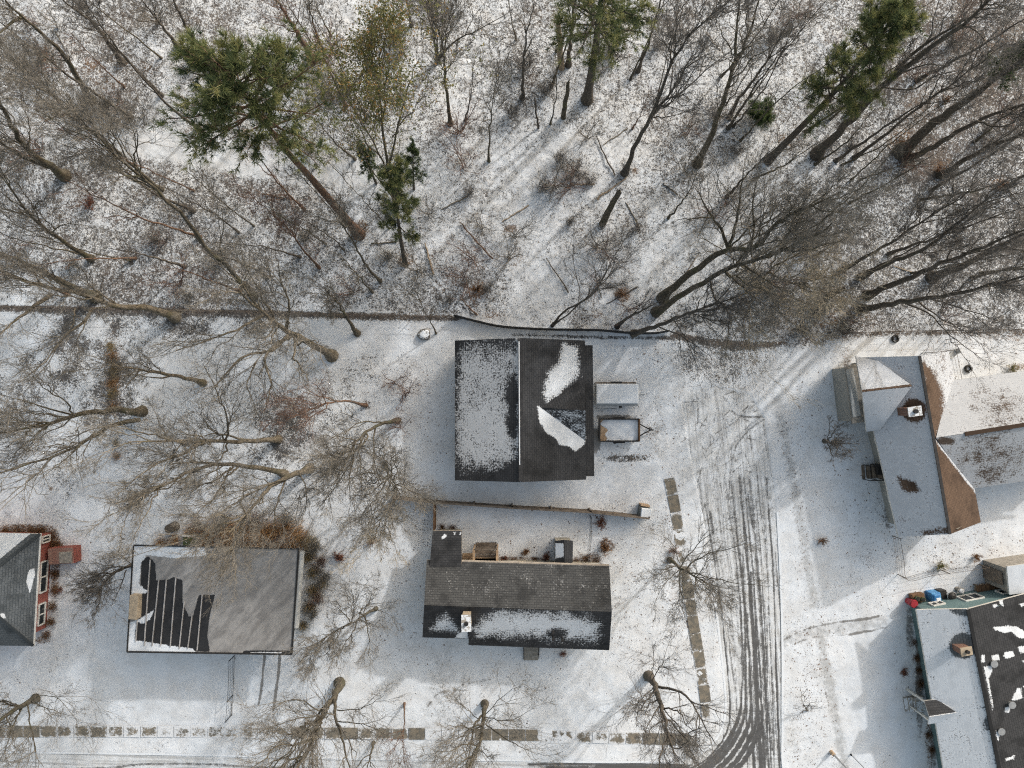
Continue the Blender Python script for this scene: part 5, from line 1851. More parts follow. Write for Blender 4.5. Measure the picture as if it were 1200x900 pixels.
DET = dict(big=(16, 8, 8, 6), med=(13, 7, 6, 5), small=(9, 6, 5, 2), tiny=(7, 4, 3, 0))
PAL = dict(dark=('bark_dark', 'twig_dark'), olive=('bark_olive', 'twig_grey'), pale=('bark_pale', 'twig_grey'), white=('bark_pale', 'twig_pale'), red=('bark_red', 'twig_red'), grey=('bark_olive', 'twig_grey'))


def lift(path, h):
    """photo path -> points in space rising to height h"""
    p = np.array([q[:2] for q in path], float)
    d = np.concatenate([[0], np.cumsum(np.hypot(*np.diff(p, axis=0).T))])
    fr = d / d[-1]
    k = 1 / (1 - h / H)
    z = H * (1 - 1 / (1 + (k - 1) * fr))
    return p, z


def auto_h(path):
    a, b = np.hypot(path[0][0] - NX, path[0][1] - NY), np.hypot(path[-1][0] - NX, path[-1][1] - NY)
    return float(np.clip(H * (1 - a / b), 3, 24)) if b > a else 6.0


def skeleton(path, h, r, limbs, det, spread, t0, seed, ang=42, up=0.16, twig=0.008, wob=0.05):
    """returns trunk tubes and crown tubes, in the world"""
    rg = np.random.default_rng(seed)
    h = h or auto_h(path)
    p, z = lift(path, h)
    c3 = smooth(np.stack([p[:, 0], p[:, 1], z], -1), 6)
    tr = resample(Pn(c3[:, 0], c3[:, 1], c3[:, 2]), 18)
    tr[1:-1] += rg.normal(0, 0.02 + r * 0.10, (16, 3)) * np.array([1, 1, 0.3])
    q = np.linspace(0, 1, 18)
    R0 = np.maximum(r * (1 - 0.86 * q ** 0.9), 0.02)
    R0 = R0 * (1 + 0.75 * np.exp(-q * h / 0.45))
    trunk = [tubes(tr[None], R0[None], 10 if r > 0.15 else 7)]
    L0 = np.array([np.linalg.norm(np.diff(tr, axis=0), axis=1).sum()])
    n1, n2, n3, n4 = DET[det]
    B1, L1, R1 = spawn(rg, tr[None], L0, R0[None], n1, t0, 0.98, spread, ang, up, 12, 0.0135, wob * 0.6, 0.014, 0.8)
    if limbs:
        ex, er = [], []
        for lp, za, zb, lr in limbs:
            lpn = smooth(np.array(lp, float), 6)
            lz = np.linspace(za, zb, len(lpn))
            e = resample(Pn(lpn[:, 0], lpn[:, 1], lz), 12)
            e[1:] += rg.normal(0, 0.03, (11, 3))
            ex.append(e)
            er.append(lr * (1 - 0.8 * np.linspace(0, 1, 12)))
        ex, er = np.array(ex), np.array(er)
        trunk.append(tubes(ex, er, 8))
        B1 = np.concatenate([B1, ex])
        L1 = np.concatenate([L1, np.linalg.norm(np.diff(ex, axis=1), axis=2).sum(1)])
        R1 = np.concatenate([R1, er])
        nb = len(B1) - len(ex)
    else:
        nb = len(B1)
    trunk.append(tubes(B1[:nb], R1[:nb], 6))
    crown = []
    B2, L2, R2 = spawn(rg, B1, L1, R1, n2, 0.22, 1.0, 0.56, 34, up * 0.8, 7, 0.011, wob, 0.009)
    crown.append(tubes(B2, R2, 5))
    B3, L3, R3 = spawn(rg, B2, L2, R2, n3, 0.2, 1.0, 0.58, 36, up * 0.7, 5, 0.012, wob, twig)
    crown.append(tubes(B3, R3, 4))
    last = (B3, L3, R3)
    if n4:
        B4, L4, R4 = spawn(rg, B3, L3, R3, n4, 0.2, 1.0, 0.62, 36, up * 0.6, 4, 0.010, wob, twig * 0.85)
        crown.append(tubes(B4, R4, 3))
        last = (B4, L4, R4)
    return trunk, crown, last, tr


def place_mesh(name, parts, mat, parent, origin, smooth_=True):
    v, f = merge(parts)
    me = np_mesh(name, v - np.array(origin), f, 4, smooth_)
    return link(name, me, parent, mat)


TREES = 0


def bare(label, path, r, h=None, limbs=(), det='big', spread=0.34, t0=0.36, pal='grey', ang=33, up=0.26, name='bare_tree', cat='tree', group='leafless trees', twig=0.0065):
    global TREES
    TREES += 1
    o = P(*path[0])
    t = thing(name, label, cat, o, group)
    tr, cr, last, _ = skeleton(path, h, r * (1.05 if pal == 'dark' else 0.84), [(a, b, c, d * 0.8) for a, b, c, d in limbs], det, spread, t0, 100 + TREES, ang, up, twig)
    place_mesh('trunk', tr, M[PAL[pal][0]], t, o)
    place_mesh('crown', cr, M[PAL[pal][1]], t, o)
    return t


def leaves(rg, pts, n, size, spread_, sides=4):
    """n small leaf faces around each of pts"""
    N = len(pts)
    c = np.repeat(pts, n, axis=0) + rg.normal(0, spread_, (N * n, 3))
    a = rg.normal(size=(N * n, 3))
    a /= np.linalg.norm(a, axis=1)[:, None]
    b = np.cross(a, rg.normal(size=(N * n, 3)))
    b /= np.linalg.norm(b, axis=1)[:, None] + 1e-9
    s = size * rg.uniform(0.6, 1.4, (N * n, 1))
    v = np.stack([c - a * s, c + b * s * 0.45, c + a * s, c - b * s * 0.45], 1).reshape(-1, 3)
    f = np.arange(N * n * 4).reshape(-1, 4)
    return v, f, np.repeat(rg.uniform(0, 1, N), n)


def tufts(rg, pts, dirs, n, L, w):
    """sprays of needles: thin pointed blades fanned about a direction"""
    N = len(pts)
    c = np.repeat(pts, n, axis=0)
    d = np.repeat(dirs, n, axis=0) + rg.normal(0, 0.6, (N * n, 3))
    d /= np.linalg.norm(d, axis=1)[:, None] + 1e-9
    s = np.cross(d, rg.normal(size=d.shape))
    s /= np.linalg.norm(s, axis=1)[:, None] + 1e-9
    ll = L * rg.uniform(0.6, 1.3, (N * n, 1))
    v = np.stack([c - s * w, c + s * w, c + d * ll + s * w * 0.3, c + d * ll - s * w * 0.3], 1).reshape(-1, 3)
    return v, np.arange(N * n * 4).reshape(-1, 4)


def pine(label, path, r, h, width, t0=0.35, nb=46, mat='needles', seed=1, pal='dark', dens=1.0, asym=(0, 0), name='pine_tree', needle=0.24, fade_top=0.35, flat=1.0):
    """evergreen: straight trunk, spreading boughs, needle sprays with gaps between"""
    o = P(*path[0])
    t = thing(name, label, 'tree', o, 'evergreen trees')
    rg = np.random.default_rng(seed)
    p, z = lift(path, h)
    c3 = smooth(np.stack([p[:, 0], p[:, 1], z], -1), 6)
    tr = resample(Pn(c3[:, 0], c3[:, 1], c3[:, 2]), 18)
    q = np.linspace(0, 1, 18)
    R = r * (1 - 0.9 * q) + 0.02
    R = R * (1 + 0.5 * np.exp(-q * h / 0.6))
    tt = np.sort(rg.uniform(t0, 0.99, nb))
    pos = np.stack([np.interp(tt, q, tr[:, i]) for i in range(3)], -1)
    az = np.arange(nb) * 2.4 + rg.normal(0, 0.35, nb)
    prof = np.clip((1 - tt) / (1 - t0), 0, 1)
    Lb = width * (fade_top + (1 - fade_top) * np.sin(np.clip(prof * 1.15, 0, 1) * np.pi * 0.62)) * rg.uniform(0.62, 1.15, nb)
    rise = 0.10 + 0.65 * (1 - prof) + rg.normal(0, 0.1, nb)
    d = np.stack([np.cos(az), np.sin(az), rise], -1)
    d[:, 0] += asym[0]
    d[:, 1] += asym[1]
    Lb = Lb * (1 - (1 - flat) * np.abs(np.sin(az)))
    d /= np.linalg.norm(d, axis=1)[:, None]
    K = 8
    s = np.linspace(0, 1, K)
    B = pos[:, None] + Lb[:, None, None] * (d[:, None] * s[None, :, None]) + (Lb[:, None] * 0.10 * (s ** 2 - 0.6 * s)[None])[..., None] * np.array([0, 0, 1.0])
    B[:, 1:] += np.cumsum(rg.normal(0, 0.05, (nb, K - 1, 3)), axis=1)
    RB = np.maximum(0.012, (r * 0.25) * (Lb / width)[:, None] * (1 - 0.8 * s)[None])
    B2, L2, R2 = spawn(rg, B, Lb, RB, int(17 * dens) + 2, 0.22, 1.0, 0.40, 48, 0.10, 5, 0.012, 0.05, 0.008)
    trk = [tubes(tr[None], R[None], 10)]
    place_mesh('trunk', trk + [tubes(B, RB, 5), tubes(B2, R2, 3)], M[PAL[pal][0]], t, o)
    # needle sprays along the outer boughs, whole boughs bright or dull together
    cs, ds, tones = [], [], []
    btone = rg.normal(0.50, 0.24, len(B2))
    alive = rg.random(len(B2)) < 0.70
    for k in (1, 2, 3, 4):
        keep = alive & (rg.random(len(B2)) < 0.92)
        cs.append((B2[:, k] + rg.normal(0, 0.05, B2[:, k].shape))[keep])
        ds.append((B2[:, k] - B2[:, k - 1])[keep] / (np.linalg.norm(B2[:, k] - B2[:, k - 1], axis=1)[keep][:, None] + 1e-9))
        tones.append((btone + 0.07 * (k - 2))[keep])
    cs, ds, tones = np.concatenate(cs), np.concatenate(ds), np.concatenate(tones)
    ds[:, 2] += 0.25
    n = 17
    v, f = tufts(rg, cs, ds, n, needle, 0.0085 * needle / 0.24)
    tone = np.clip(np.repeat(tones, n) + rg.normal(0, 0.14, len(cs) * n), 0, 1)
    me = np_mesh('crown', v - np.array(o), f, 4, False, cols=dict(tone=tone))
    link('crown', me, t, M[mat])
    return t


# evergreens
pine('tall spreading pine with a broad yellow green crown over the western wood', [(421, 275), (370, 215), (330, 170), (290, 115), (255, 75)], 0.30, 21, 4.1, 0.74, 50, seed=3, dens=0.9, pal='red', needle=0.34, flat=0.72)
pine('dark green young pine on a short trunk beside the olive tree', [(475, 310), (468, 270), (464, 225), (462, 195)], 0.14, 10, 1.35, 0.42, 30, 'needles', 5, dens=0.9, needle=0.26)
pine('green pine leaning out of the top edge above the broken snag', [(688, 117), (697, 60), (704, 0), (712, -60)], 0.30, 18, 2.9, 0.50, 40, seed=8, dens=0.75, needle=0.32, asym=(0.25, 0))
pine('dense dark green pine at the upper right with a slanting trunk', [(900, 188), (940, 148), (985, 100), (1028, 48), (1056, 5)], 0.24, 16, 2.05, 0.50, 60, 'needles', 9, dens=1.1, needle=0.28)
pine('small evergreen cut by the right edge among dark trunks', [(1130, 120), (1165, 90), (1205, 55)], 0.12, 6, 1.1, 0.5, 26, 'needles_dark', 12, needle=0.2)
pine('round dark olive evergreen bush under the upper right pine', [(888, 138), (893, 130)], 0.07, 1.9, 0.9, 0.10, 34, 'needles_dark', 14, dens=1.0, name='evergreen_shrub', needle=0.2, fade_top=0.6)
pine('blue green holly sapling left of the olive tree trunk', [(441, 215), (432, 195), (424, 172)], 0.05, 3.6, 0.75, 0.25, 26, 'needles_dark', 15, name='holly_sapling', needle=0.15)
pine('blue green holly sapling right of the olive tree trunk', [(485, 222), (484, 195), (484, 170)], 0.05, 3.4, 0.75, 0.3, 22, 'needles_dark', 16, name='holly_sapling', needle=0.15)


def leafy(label, path, r, h, mat, det, spread, n, size, scat, pal='olive', t0=0.5, limbs=(), name='leafy_tree', seed=50, keep=1.0, up=0.2):
    o = P(*path[0])
    t = thing(name, label, 'tree', o, 'trees keeping their leaves')
    tr, cr, last, _ = skeleton(path, h, r, limbs, det, spread, t0, seed, 40, up, 0.008)
    place_mesh('trunk', tr + cr[:1], M[PAL[pal][0]], t, o)
    place_mesh('twigs', cr[1:], M[PAL[pal][1]], t, o)
    rg = np.random.default_rng(seed)
    tips = np.concatenate([last[0][:, -1], last[0][:, 1]])
    tips = tips[rg.random(len(tips)) < keep]
    v, f, tone = leaves(rg, tips, n, size, scat)
    me = np_mesh('crown', v - np.array(o), f, 4, False, cols=dict(tone=np.clip(tone + rg.normal(0, 0.15, len(f)), 0, 1)))
    link('crown', me, t, M[mat])
    return t


leafy('slender olive leaved tree with a loose yellowish crown and forked trunk', [(464, 245), (457, 205), (450, 160), (443, 110), (436, 60)], 0.15, 15.5, 'leaf_olive', 'med', 0.42, 2, 0.075, 0.22, limbs=[([(458, 215), (440, 170), (415, 130), (400, 90)], 3, 14, 0.07), ([(456, 195), (468, 140), (480, 95), (490, 70)], 4, 14, 0.07), ([(462, 235), (430, 190), (405, 130)], 2, 12, 0.05)], t0=0.55, keep=0.9)

# leafless trees: path from foot to tip as seen
bare('mossy double stemmed tree at the left edge above the snowy track', [(76, 206), (45, 185), (24, 165), (8, 135), (-15, 95)], .34, 12, [([(60, 196), (20, 180), (-15, 150)], 1.5, 9, .2)], pal='olive', spread=.3)
bare('bare tree with spreading dark limbs rising across the snowy track', [(298, 348), (265, 312), (240, 290), (222, 262), (185, 225), (150, 195), (115, 160), (85, 130)], .24, 15, [([(262, 310), (258, 285), (262, 262), (258, 240)], 4, 9, .07), ([(235, 285), (218, 258), (200, 240), (180, 224)], 5, 9, .1), ([(160, 205), (158, 185), (162, 160), (150, 140)], 10, 14, .07), ([(150, 195), (130, 165), (125, 145)], 11, 15, .06)], spread=.3, t0=.55)
bare('mossy leaning tree with a forked top near the left edge', [(107, 303), (85, 290), (62, 275), (38, 255), (20, 232), (0, 205)], .22, 11, [([(62, 272), (75, 262), (105, 265)], 4, 6, .06), ([(38, 255), (15, 248), (-10, 238)], 6, 9, .09), ([(38, 255), (42, 240), (55, 232)], 6, 8, .06)], pal='olive', det='med')
bare('thick mossy trunk running out of the left edge above the wire fence', [(112, 348), (80, 335), (50, 318), (20, 305), (-20, 288)], .36, 11, pal='olive', spread=.26, det='med')
bare('pale barked tree lying across the wire fence line at far left', [(206, 372), (175, 362), (130, 357), (95, 345), (50, 335), (0, 318)], .32, 13, [([(108, 362), (95, 380), (78, 392), (55, 420), (22, 450)], 5, 9, .12), ([(88, 362), (86, 378), (80, 390)], 6, 8, .07), ([(102, 375), (92, 400), (94, 430)], 6, 8, .05), ([(60, 345), (25, 370), (0, 392)], 8, 12, .16)], pal='pale')
bare('crooked tree with snow pale limbs at the fork of the left yard', [(238, 449), (215, 442), (190, 438), (160, 432), (130, 428)], .20, 9, [([(205, 440), (185, 443), (160, 440)], 2.5, 6, .09), ([(165, 433), (150, 450), (140, 465)], 6, 8, .06)], pal='pale', det='med')
bare('two stemmed mossy tree with a wide fan over the left lawn', [(167, 482), (135, 481), (95, 485), (65, 494), (30, 502), (-20, 512)], .30, 13, [([(163, 492), (135, 497), (110, 510), (80, 528), (40, 542), (0, 555)], .8, 12, .2), ([(90, 487), (60, 480), (30, 470), (0, 462)], 7, 13, .08), ([(110, 508), (80, 535), (50, 560)], 6, 12, .08)], pal='olive', det='big', spread=.36)
bare('pale straight tree stretched leftward over open snow', [(326, 515), (290, 517), (250, 517), (225, 517), (190, 516), (150, 518)], .23, 16, [([(285, 515), (255, 508), (235, 512)], 4, 8, .10), ([(255, 517), (270, 495), (260, 460)], 7, 11, .04)], pal='pale', spread=.36)
bare('bent tan barked tree below the pale straight tree', [(334, 556), (308, 549), (280, 546), (250, 544), (222, 553), (195, 568), (150, 585)], .24, 15, [([(270, 548), (262, 565), (245, 590), (225, 605)], 5, 9, .08), ([(250, 545), (230, 541), (200, 545)], 7, 12, .08)], pal='pale', spread=.36)
bare('short thick tree with branches fanning towards the flat roof', [(363, 549), (345, 556), (325, 565), (300, 588), (268, 625)], .27, 13, [([(335, 560), (325, 590), (318, 625)], 4, 10, .09), ([(340, 558), (300, 575), (250, 605)], 4, 12, .10), ([(350, 553), (360, 580), (352, 620)], 3, 10, .06)], pal='pale', spread=.42)
bare('small curved tree beside the pinkish brush in the left yard', [(429, 475), (405, 470), (385, 472), (365, 480), (335, 492)], .12, 9, [([(400, 470), (382, 468), (372, 452), (378, 440)], 2.5, 6, .05)], pal='red', det='med', spread=.4)
bare('grey bushy tree fanning down from the brush clump', [(467, 493), (445, 497), (425, 510), (410, 530), (395, 560)], .17, 9, [([(440, 500), (438, 540), (448, 570)], 2, 8, .08), ([(450, 496), (420, 495), (395, 520)], 2, 8, .07), ([(430, 505), (400, 560), (370, 600)], 3, 9, .07)], pal='olive', spread=.5, t0=.3)
bare('low grey tree spreading beside the board fence end', [(452, 545), (455, 556), (462, 566), (470, 582)], .13, 8, [([(455, 555), (475, 565), (498, 580)], 2, 6, .05), ([(458, 562), (450, 590), (435, 620)], 2, 7, .05)], pal='olive', det='big', spread=.62, t0=.25)
bare('pale dead looking tree drooping left of the board fence', [(466, 582), (455, 595), (445, 612), (436, 640)], .10, 7, [([(462, 588), (440, 600), (425, 625)], 1.5, 5, .045), ([(460, 585), (485, 580), (500, 590)], 1.5, 4, .04), ([(455, 595), (460, 620), (450, 645)], 2, 6, .04)], pal='white', det='med', spread=.55, t0=.2)
bare('slim sapling leaning over the snow topped boulder', [(511, 391), (505, 377), (496, 362), (489, 345)], .06, 5.5, pal='grey', det='small', spread=.5, t0=.3)
bare('short thick tree at the wood edge right of the big fork', [(419, 391), (408, 375), (398, 358), (382, 340)], .18, 6, pal='olive', det='med', spread=.42)
bare('big forked sycamore with pale twisted limbs above the left yard', [(389, 417), (368, 405), (345, 392), (322, 378), (300, 360), (280, 340)], .34, 15, [([(345, 392), (325, 402), (310, 420), (318, 450), (312, 480)], 4, 9, .16), ([(340, 390), (320, 410), (285, 418), (262, 440), (250, 455)], 4, 10, .15), ([(335, 385), (340, 360), (330, 330), (325, 305)], 5, 12, .12), ([(310, 368), (280, 385), (240, 400), (205, 410)], 7, 13, .11), ([(300, 425), (290, 450), (300, 480)], 7, 9, .07)], pal='pale', spread=.38)
bare('thin dark tree leaning from below the western pine', [(446, 330), (430, 312), (416, 288), (400, 262), (382, 240), (355, 208)], .11, 12, [([(416, 288), (425, 270), (445, 250)], 4, 7, .04)], pal='grey', det='med', spread=.26)
bare('slim tree left of the western pine trunk', [(374, 314), (355, 292), (340, 270), (318, 250), (290, 225)], .10, 11, pal='red', det='med', spread=.25)
bare('dark leaning trunk at top left ending in reddish scrub', [(143, 73), (128, 52), (112, 30), (92, 14), (60, -10)], .17, 9, pal='dark', det='med', spread=.25)
bare('slim dark trunk just left of the western pine crown', [(208, 54), (195, 36), (180, 18), (160, -10)], .12, 8, pal='dark', det='small')
bare('dark trunk disappearing behind the western pine crown', [(240, 66), (222, 38), (210, 14), (198, -12)], .18, 8, pal='dark', det='small')
bare('long thin trunk crossing the western wood beside the pine', [(190, 112), (160, 82), (130, 52), (105, 22), (80, -8)], .10, 12, pal='dark', det='small', spread=.2)
bare('long thin trunk ending at the reddish shrub in the western wood', [(232, 150), (205, 130), (175, 100), (150, 70), (118, 30), (95, -5)], .10, 15, pal='dark', det='med', spread=.2)
bare('mossy thick trunk at the top left corner', [(108, 118), (85, 80), (60, 48), (25, 18), (-5, -10)], .27, 12, [([(25, 18), (10, 30), (-8, 45)], 9, 11, .14)], pal='olive', det='med', spread=.28)
bare('thin mossy tree stretching through the scrub of the far left wood', [(140, 180), (105, 152), (75, 125), (45, 95), (5, 62)], .12, 13, pal='olive', det='big', spread=.36)
bare('broad bare tree with ascending limbs over the snowy track', [(190, 222), (160, 198), (132, 172), (105, 150), (70, 130), (35, 118)], .15, 14, [([(150, 190), (135, 160), (115, 138), (105, 120)], 6, 12, .07), ([(165, 200), (160, 175), (155, 150), (140, 125)], 5, 12, .06)], pal='grey', spread=.36)
bare('large dark trunk at the top edge right of the western pine', [(366, 70), (352, 45), (338, 22), (322, -6)], .30, 9, pal='red', det='small')
bare('slim trunk beside the large dark trunk at the top edge', [(379, 60), (369, 35), (363, 10), (361, -15)], .12, 7, pal='grey', det='small')
bare('slim forked stem above the olive crown at the top edge', [(388, 42), (376, 18), (366, -8)], .07, 5, pal='grey', det='tiny')
bare('clustered grey stems rising from one foot near the top edge', [(513, 73), (508, 40), (503, 5), (496, -20)], .12, 9, [([(513, 70), (512, 35), (512, 0)], .5, 8, .08), ([(514, 70), (505, 30), (495, 0)], .5, 8, .08), ([(515, 70), (520, 30), (528, -10)], .5, 8, .07)], pal='grey', det='med')
bare('straight tree forking wide to the right near the top centre', [(528, 145), (524, 115), (521, 80), (520, 58), (510, 25), (500, -5)], .16, 13, [([(521, 62), (535, 48), (560, 35), (600, 12)], 7, 12, .07), ([(521, 60), (523, 35), (530, 5)], 7, 12, .06)], pal='grey', spread=.3)
bare('thin grey tree standing alone left of the brush pile', [(573, 189), (574, 150), (578, 115), (584, 80)], .09, 10, pal='grey', det='med', spread=.36)
bare('slim stem left of the olive crown at the top edge', [(482, 30), (478, 8), (474, -15)], .10, 5, pal='dark', det='tiny')
bare('dark trunk standing close behind the broken tan snag', [(666, 76), (669, 40), (673, 0), (678, -40)], .15, 12, pal='dark', det='small')
bare('slender tree splitting into two long stems in the upper middle', [(732, 203), (745, 170), (762, 138), (775, 105), (788, 70), (815, 35), (850, 5)], .17, 17, [([(763, 137), (785, 108), (805, 80), (835, 60)], 7, 14, .10), ([(765, 135), (790, 110), (800, 85)], 7, 12, .05)], pal='dark', spread=.26)
bare('tall straight dark tree forking near the top edge', [(817, 192), (835, 155), (848, 120), (858, 80), (863, 40), (868, -10)], .28, 16, [([(857, 82), (872, 55), (885, 20), (892, -15)], 8, 15, .15), ([(860, 70), (872, 66), (885, 72)], 9, 10, .07)], pal='olive', det='med', spread=.26)
bare('leaning slim tree right of the tall forked tree', [(855, 138), (868, 112), (885, 92), (905, 60), (925, 25)], .13, 11, pal='dark', det='med', spread=.3)
bare('small broken sapling below the two long stems', [(741, 151), (750, 135), (760, 110)], .06, 4, pal='red', det='tiny')
bare('thin sapling with reddish twigs above the bright snow path', [(783, 256), (800, 236), (812, 215), (822, 180)], .08, 7, pal='grey', det='small', spread=.4)
bare('massive left stem of the twin trunks beyond the black fence', [(776, 350), (800, 328), (825, 308), (853, 292), (885, 291), (905, 266), (940, 245), (985, 225)], .32, 16, [([(853, 292), (845, 268), (834, 255), (815, 220)], 6, 11, .14), ([(853, 292), (862, 265), (866, 238), (872, 200)], 6, 12, .15), ([(880, 290), (884, 265), (882, 240), (890, 205)], 7, 12, .10), ([(856, 290), (880, 265), (905, 240)], 6, 11, .08), ([(834, 255), (815, 256), (790, 257)], 8, 9, .07), ([(845, 297), (830, 294), (812, 300)], 5, 6, .04)], pal='grey', spread=.26, t0=.6)
bare('right stem of the twin trunks beyond the black fence', [(768, 366), (800, 345), (830, 328), (860, 312), (900, 300), (935, 285), (975, 262)], .28, 14, [([(833, 330), (838, 350), (855, 370), (850, 420)], 5, 9, .09), ([(870, 310), (900, 330), (930, 345)], 7, 12, .10), ([(850, 318), (880, 345), (920, 370)], 6, 11, .08), ([(890, 303), (910, 290), (940, 255)], 8, 13, .08)], pal='grey', spread=.34, t0=.45)
bare('pale tangled tree hanging over the end of the street', [(905, 345), (892, 335), (900, 320), (920, 330), (950, 335)], .16, 11, [([(900, 330), (880, 355), (870, 385), (885, 425)], 3, 9, .07), ([(900, 330), (910, 360), (935, 385), (950, 400)], 4, 10, .07), ([(900, 328), (930, 350), (965, 360)], 4, 10, .07), ([(895, 340), (860, 370), (855, 400)], 3, 8, .05)], pal='white', spread=.55, t0=.15)
bare('dark slanting tree rising from the black fence end', [(742, 391), (770, 382), (795, 372), (820, 362), (860, 350)], .17, 8, [([(790, 376), (805, 400), (815, 430)], 3, 6, .05), ([(770, 382), (800, 395), (835, 420)], 2, 6, .06)], pal='dark', det='big', spread=.45)
bare('small leaning trunk left of the twin trunks', [(723, 383), (735, 373), (752, 364), (775, 352)], .12, 5, pal='dark', det='small', spread=.4)
bare('small tree with two low stems behind the black fence', [(647, 382), (665, 362), (695, 345), (720, 300), (735, 275)], .08, 9, [([(648, 382), (680, 355), (712, 325), (725, 290)], .3, 8, .07)], pal='dark', det='med', spread=.34)
for lab, pth_, rr, hh in [('large dark trunk leaning out beyond the upper right pine', [(957, 181), (1000, 138), (1045, 92), (1090, 58), (1160, 0), (1190, -25)], .28, None),
                          ('slim leaning trunk left of the widest upper right trunk', [(1001, 185), (1040, 155), (1075, 127), (1130, 88), (1180, 50)], .12, None),
                          ('widest dark trunk of the upper right wood', [(1056, 178), (1090, 148), (1140, 112), (1200, 68), (1240, 40)], .36, None),
                          ('trunk rising beside the widest upper right trunk', [(1062, 188), (1100, 168), (1145, 142), (1200, 122), (1245, 105)], .20, None),
                          ('two stemmed trunk right of the widest upper right trunk', [(1102, 205), (1140, 182), (1170, 168), (1215, 150), (1260, 130)], .19, None),
                          ('slim trunk touching the right edge in the upper wood', [(1176, 221), (1195, 209), (1230, 190)], .12, None),
                          ('slim trunk climbing the wood right of the tangled tree', [(988, 316), (1030, 292), (1062, 272), (1105, 245), (1150, 215)], .13, None),
                          ('leaning trunk right of the tangled tree, second of four', [(1008, 325), (1050, 305), (1085, 290), (1130, 255), (1180, 215)], .17, None),
                          ('long trunk sweeping to the right edge above the snowy cross wing', [(1016, 346), (1050, 332), (1095, 312), (1150, 290), (1215, 262)], .22, None),
                          ('thick trunk with a dark flared foot near the right edge', [(1092, 325), (1120, 315), (1150, 300), (1180, 285), (1235, 255)], .27, None),
                          ('lowest long trunk of the right wood above the wire fence', [(1008, 362), (1050, 355), (1100, 347), (1150, 337), (1230, 315)], .21, None)]:
    lm = []
    if lab.startswith('lowest'):
        lm = [([(1060, 355), (1090, 368), (1112, 392), (1150, 420)], 4, 8, .08), ([(1075, 352), (1105, 375), (1150, 395)], 5, 9, .07), ([(1090, 350), (1130, 362), (1190, 385)], 6, 10, .07)]
    if lab.startswith('two stemmed'):
        lm = [([(1110, 200), (1150, 176), (1200, 145)], 1.5, 10, .12)]
    if lab.startswith('large dark'):
        lm = [([(1045, 92), (1065, 68), (1105, 38), (1150, 15)], 9, 16, .16), ([(1035, 102), (1070, 105), (1100, 88), (1150, 80)], 7, 12, .07)]
    if lab.startswith('trunk rising'):
        lm = [([(1145, 142), (1170, 148), (1200, 140)], 8, 11, .09)]
    bare(lab, pth_, rr * 1.02, hh, lm, pal='dark', det='big' if 'lowest' in lab or 'second' in lab or 'climbing' in lab else 'med', spread=.23, t0=.42)

# street trees and garden trees in the lower half
bare('big street tree with a hairy foot and limbs fanning over the lower street', [(398, 800), (391, 818), (378, 835), (368, 865), (345, 905), (330, 935)], .30, 14, [([(392, 820), (395, 845), (403, 875), (412, 910)], 3, 11, .14), ([(385, 830), (365, 850), (345, 885)], 4, 11, .09), ([(372, 838), (340, 845), (300, 860)], 5, 9, .06), ([(395, 832), (425, 830), (450, 815)], 3, 6, .05), ([(378, 835), (345, 820), (300, 838)], 4, 9, .06), ([(395, 845), (430, 850), (465, 868)], 4, 9, .05)], pal='olive', spread=.40, t0=.2)
bare('slim young street tree between driveway and big street tree', [(474, 824), (474, 845), (472, 865), (474, 895)], .07, 6, pal='red', det='small', spread=.4)
bare('short olive stemmed tree at the kerb of the lower street', [(438, 870), (434, 885), (428, 910)], .10, 4, pal='olive', det='med', spread=.7)
bare('street tree with a reddish foot beside the ranch house driveway', [(568, 824), (566, 845), (564, 862), (556, 885), (545, 915)], .21, 12, [([(566, 838), (556, 850), (550, 880), (543, 915)], 2, 10, .11), ([(568, 840), (595, 845), (625, 830)], 2.5, 6, .05), ([(570, 850), (600, 870), (630, 885)], 3, 9, .06), ([(568, 838), (590, 815), (615, 800)], 2, 6, .04), ([(563, 845), (540, 825), (530, 812)], 2, 5, .04)], pal='olive', spread=.42, t0=.2)
bare('street corner tree with a tan foot and long right hand limb', [(760, 792), (768, 804), (774, 825), (781, 850), (790, 885)], .22, 12, [([(768, 804), (790, 808), (808, 820), (825, 850), (838, 872)], 2, 9, .13), ([(766, 805), (750, 822), (735, 845)], 2, 7, .05), ([(764, 798), (775, 780), (790, 765)], 1.5, 5, .05), ([(762, 796), (766, 775), (764, 750)], 1.5, 5, .04)], pal='dark', spread=.40, t0=.2)
bare('young tree spreading its twigs over the street side sidewalk', [(785, 656), (795, 664), (802, 668), (812, 674), (830, 684)], .15, 8.5, [([(797, 666), (815, 640), (840, 620)], 2.5, 6, .06), ([(800, 667), (800, 700), (790, 735)], 2.5, 6, .05), ([(802, 668), (830, 690), (850, 725)], 3, 7, .06), ([(798, 666), (775, 690), (765, 715)], 2.5, 5, .04), ([(797, 664), (790, 640), (770, 620)], 2, 5, .04)], pal='grey', spread=.5, t0=.15)
bare('street tree at the left edge with a mossy foot', [(42, 818), (28, 826), (14, 834), (-12, 850), (-40, 865)], .24, 11, [([(32, 824), (36, 850), (42, 880), (42, 905)], 2, 8, .07), ([(28, 826), (15, 850), (5, 885)], 2, 8, .08), ([(36, 822), (55, 830), (85, 840)], 2, 5, .05), ([(36, 822), (50, 815), (70, 820), (92, 848)], 2, 6, .04), ([(25, 828), (5, 822), (-15, 818)], 2, 6, .06)], pal='olive', spread=.38, t0=.2)
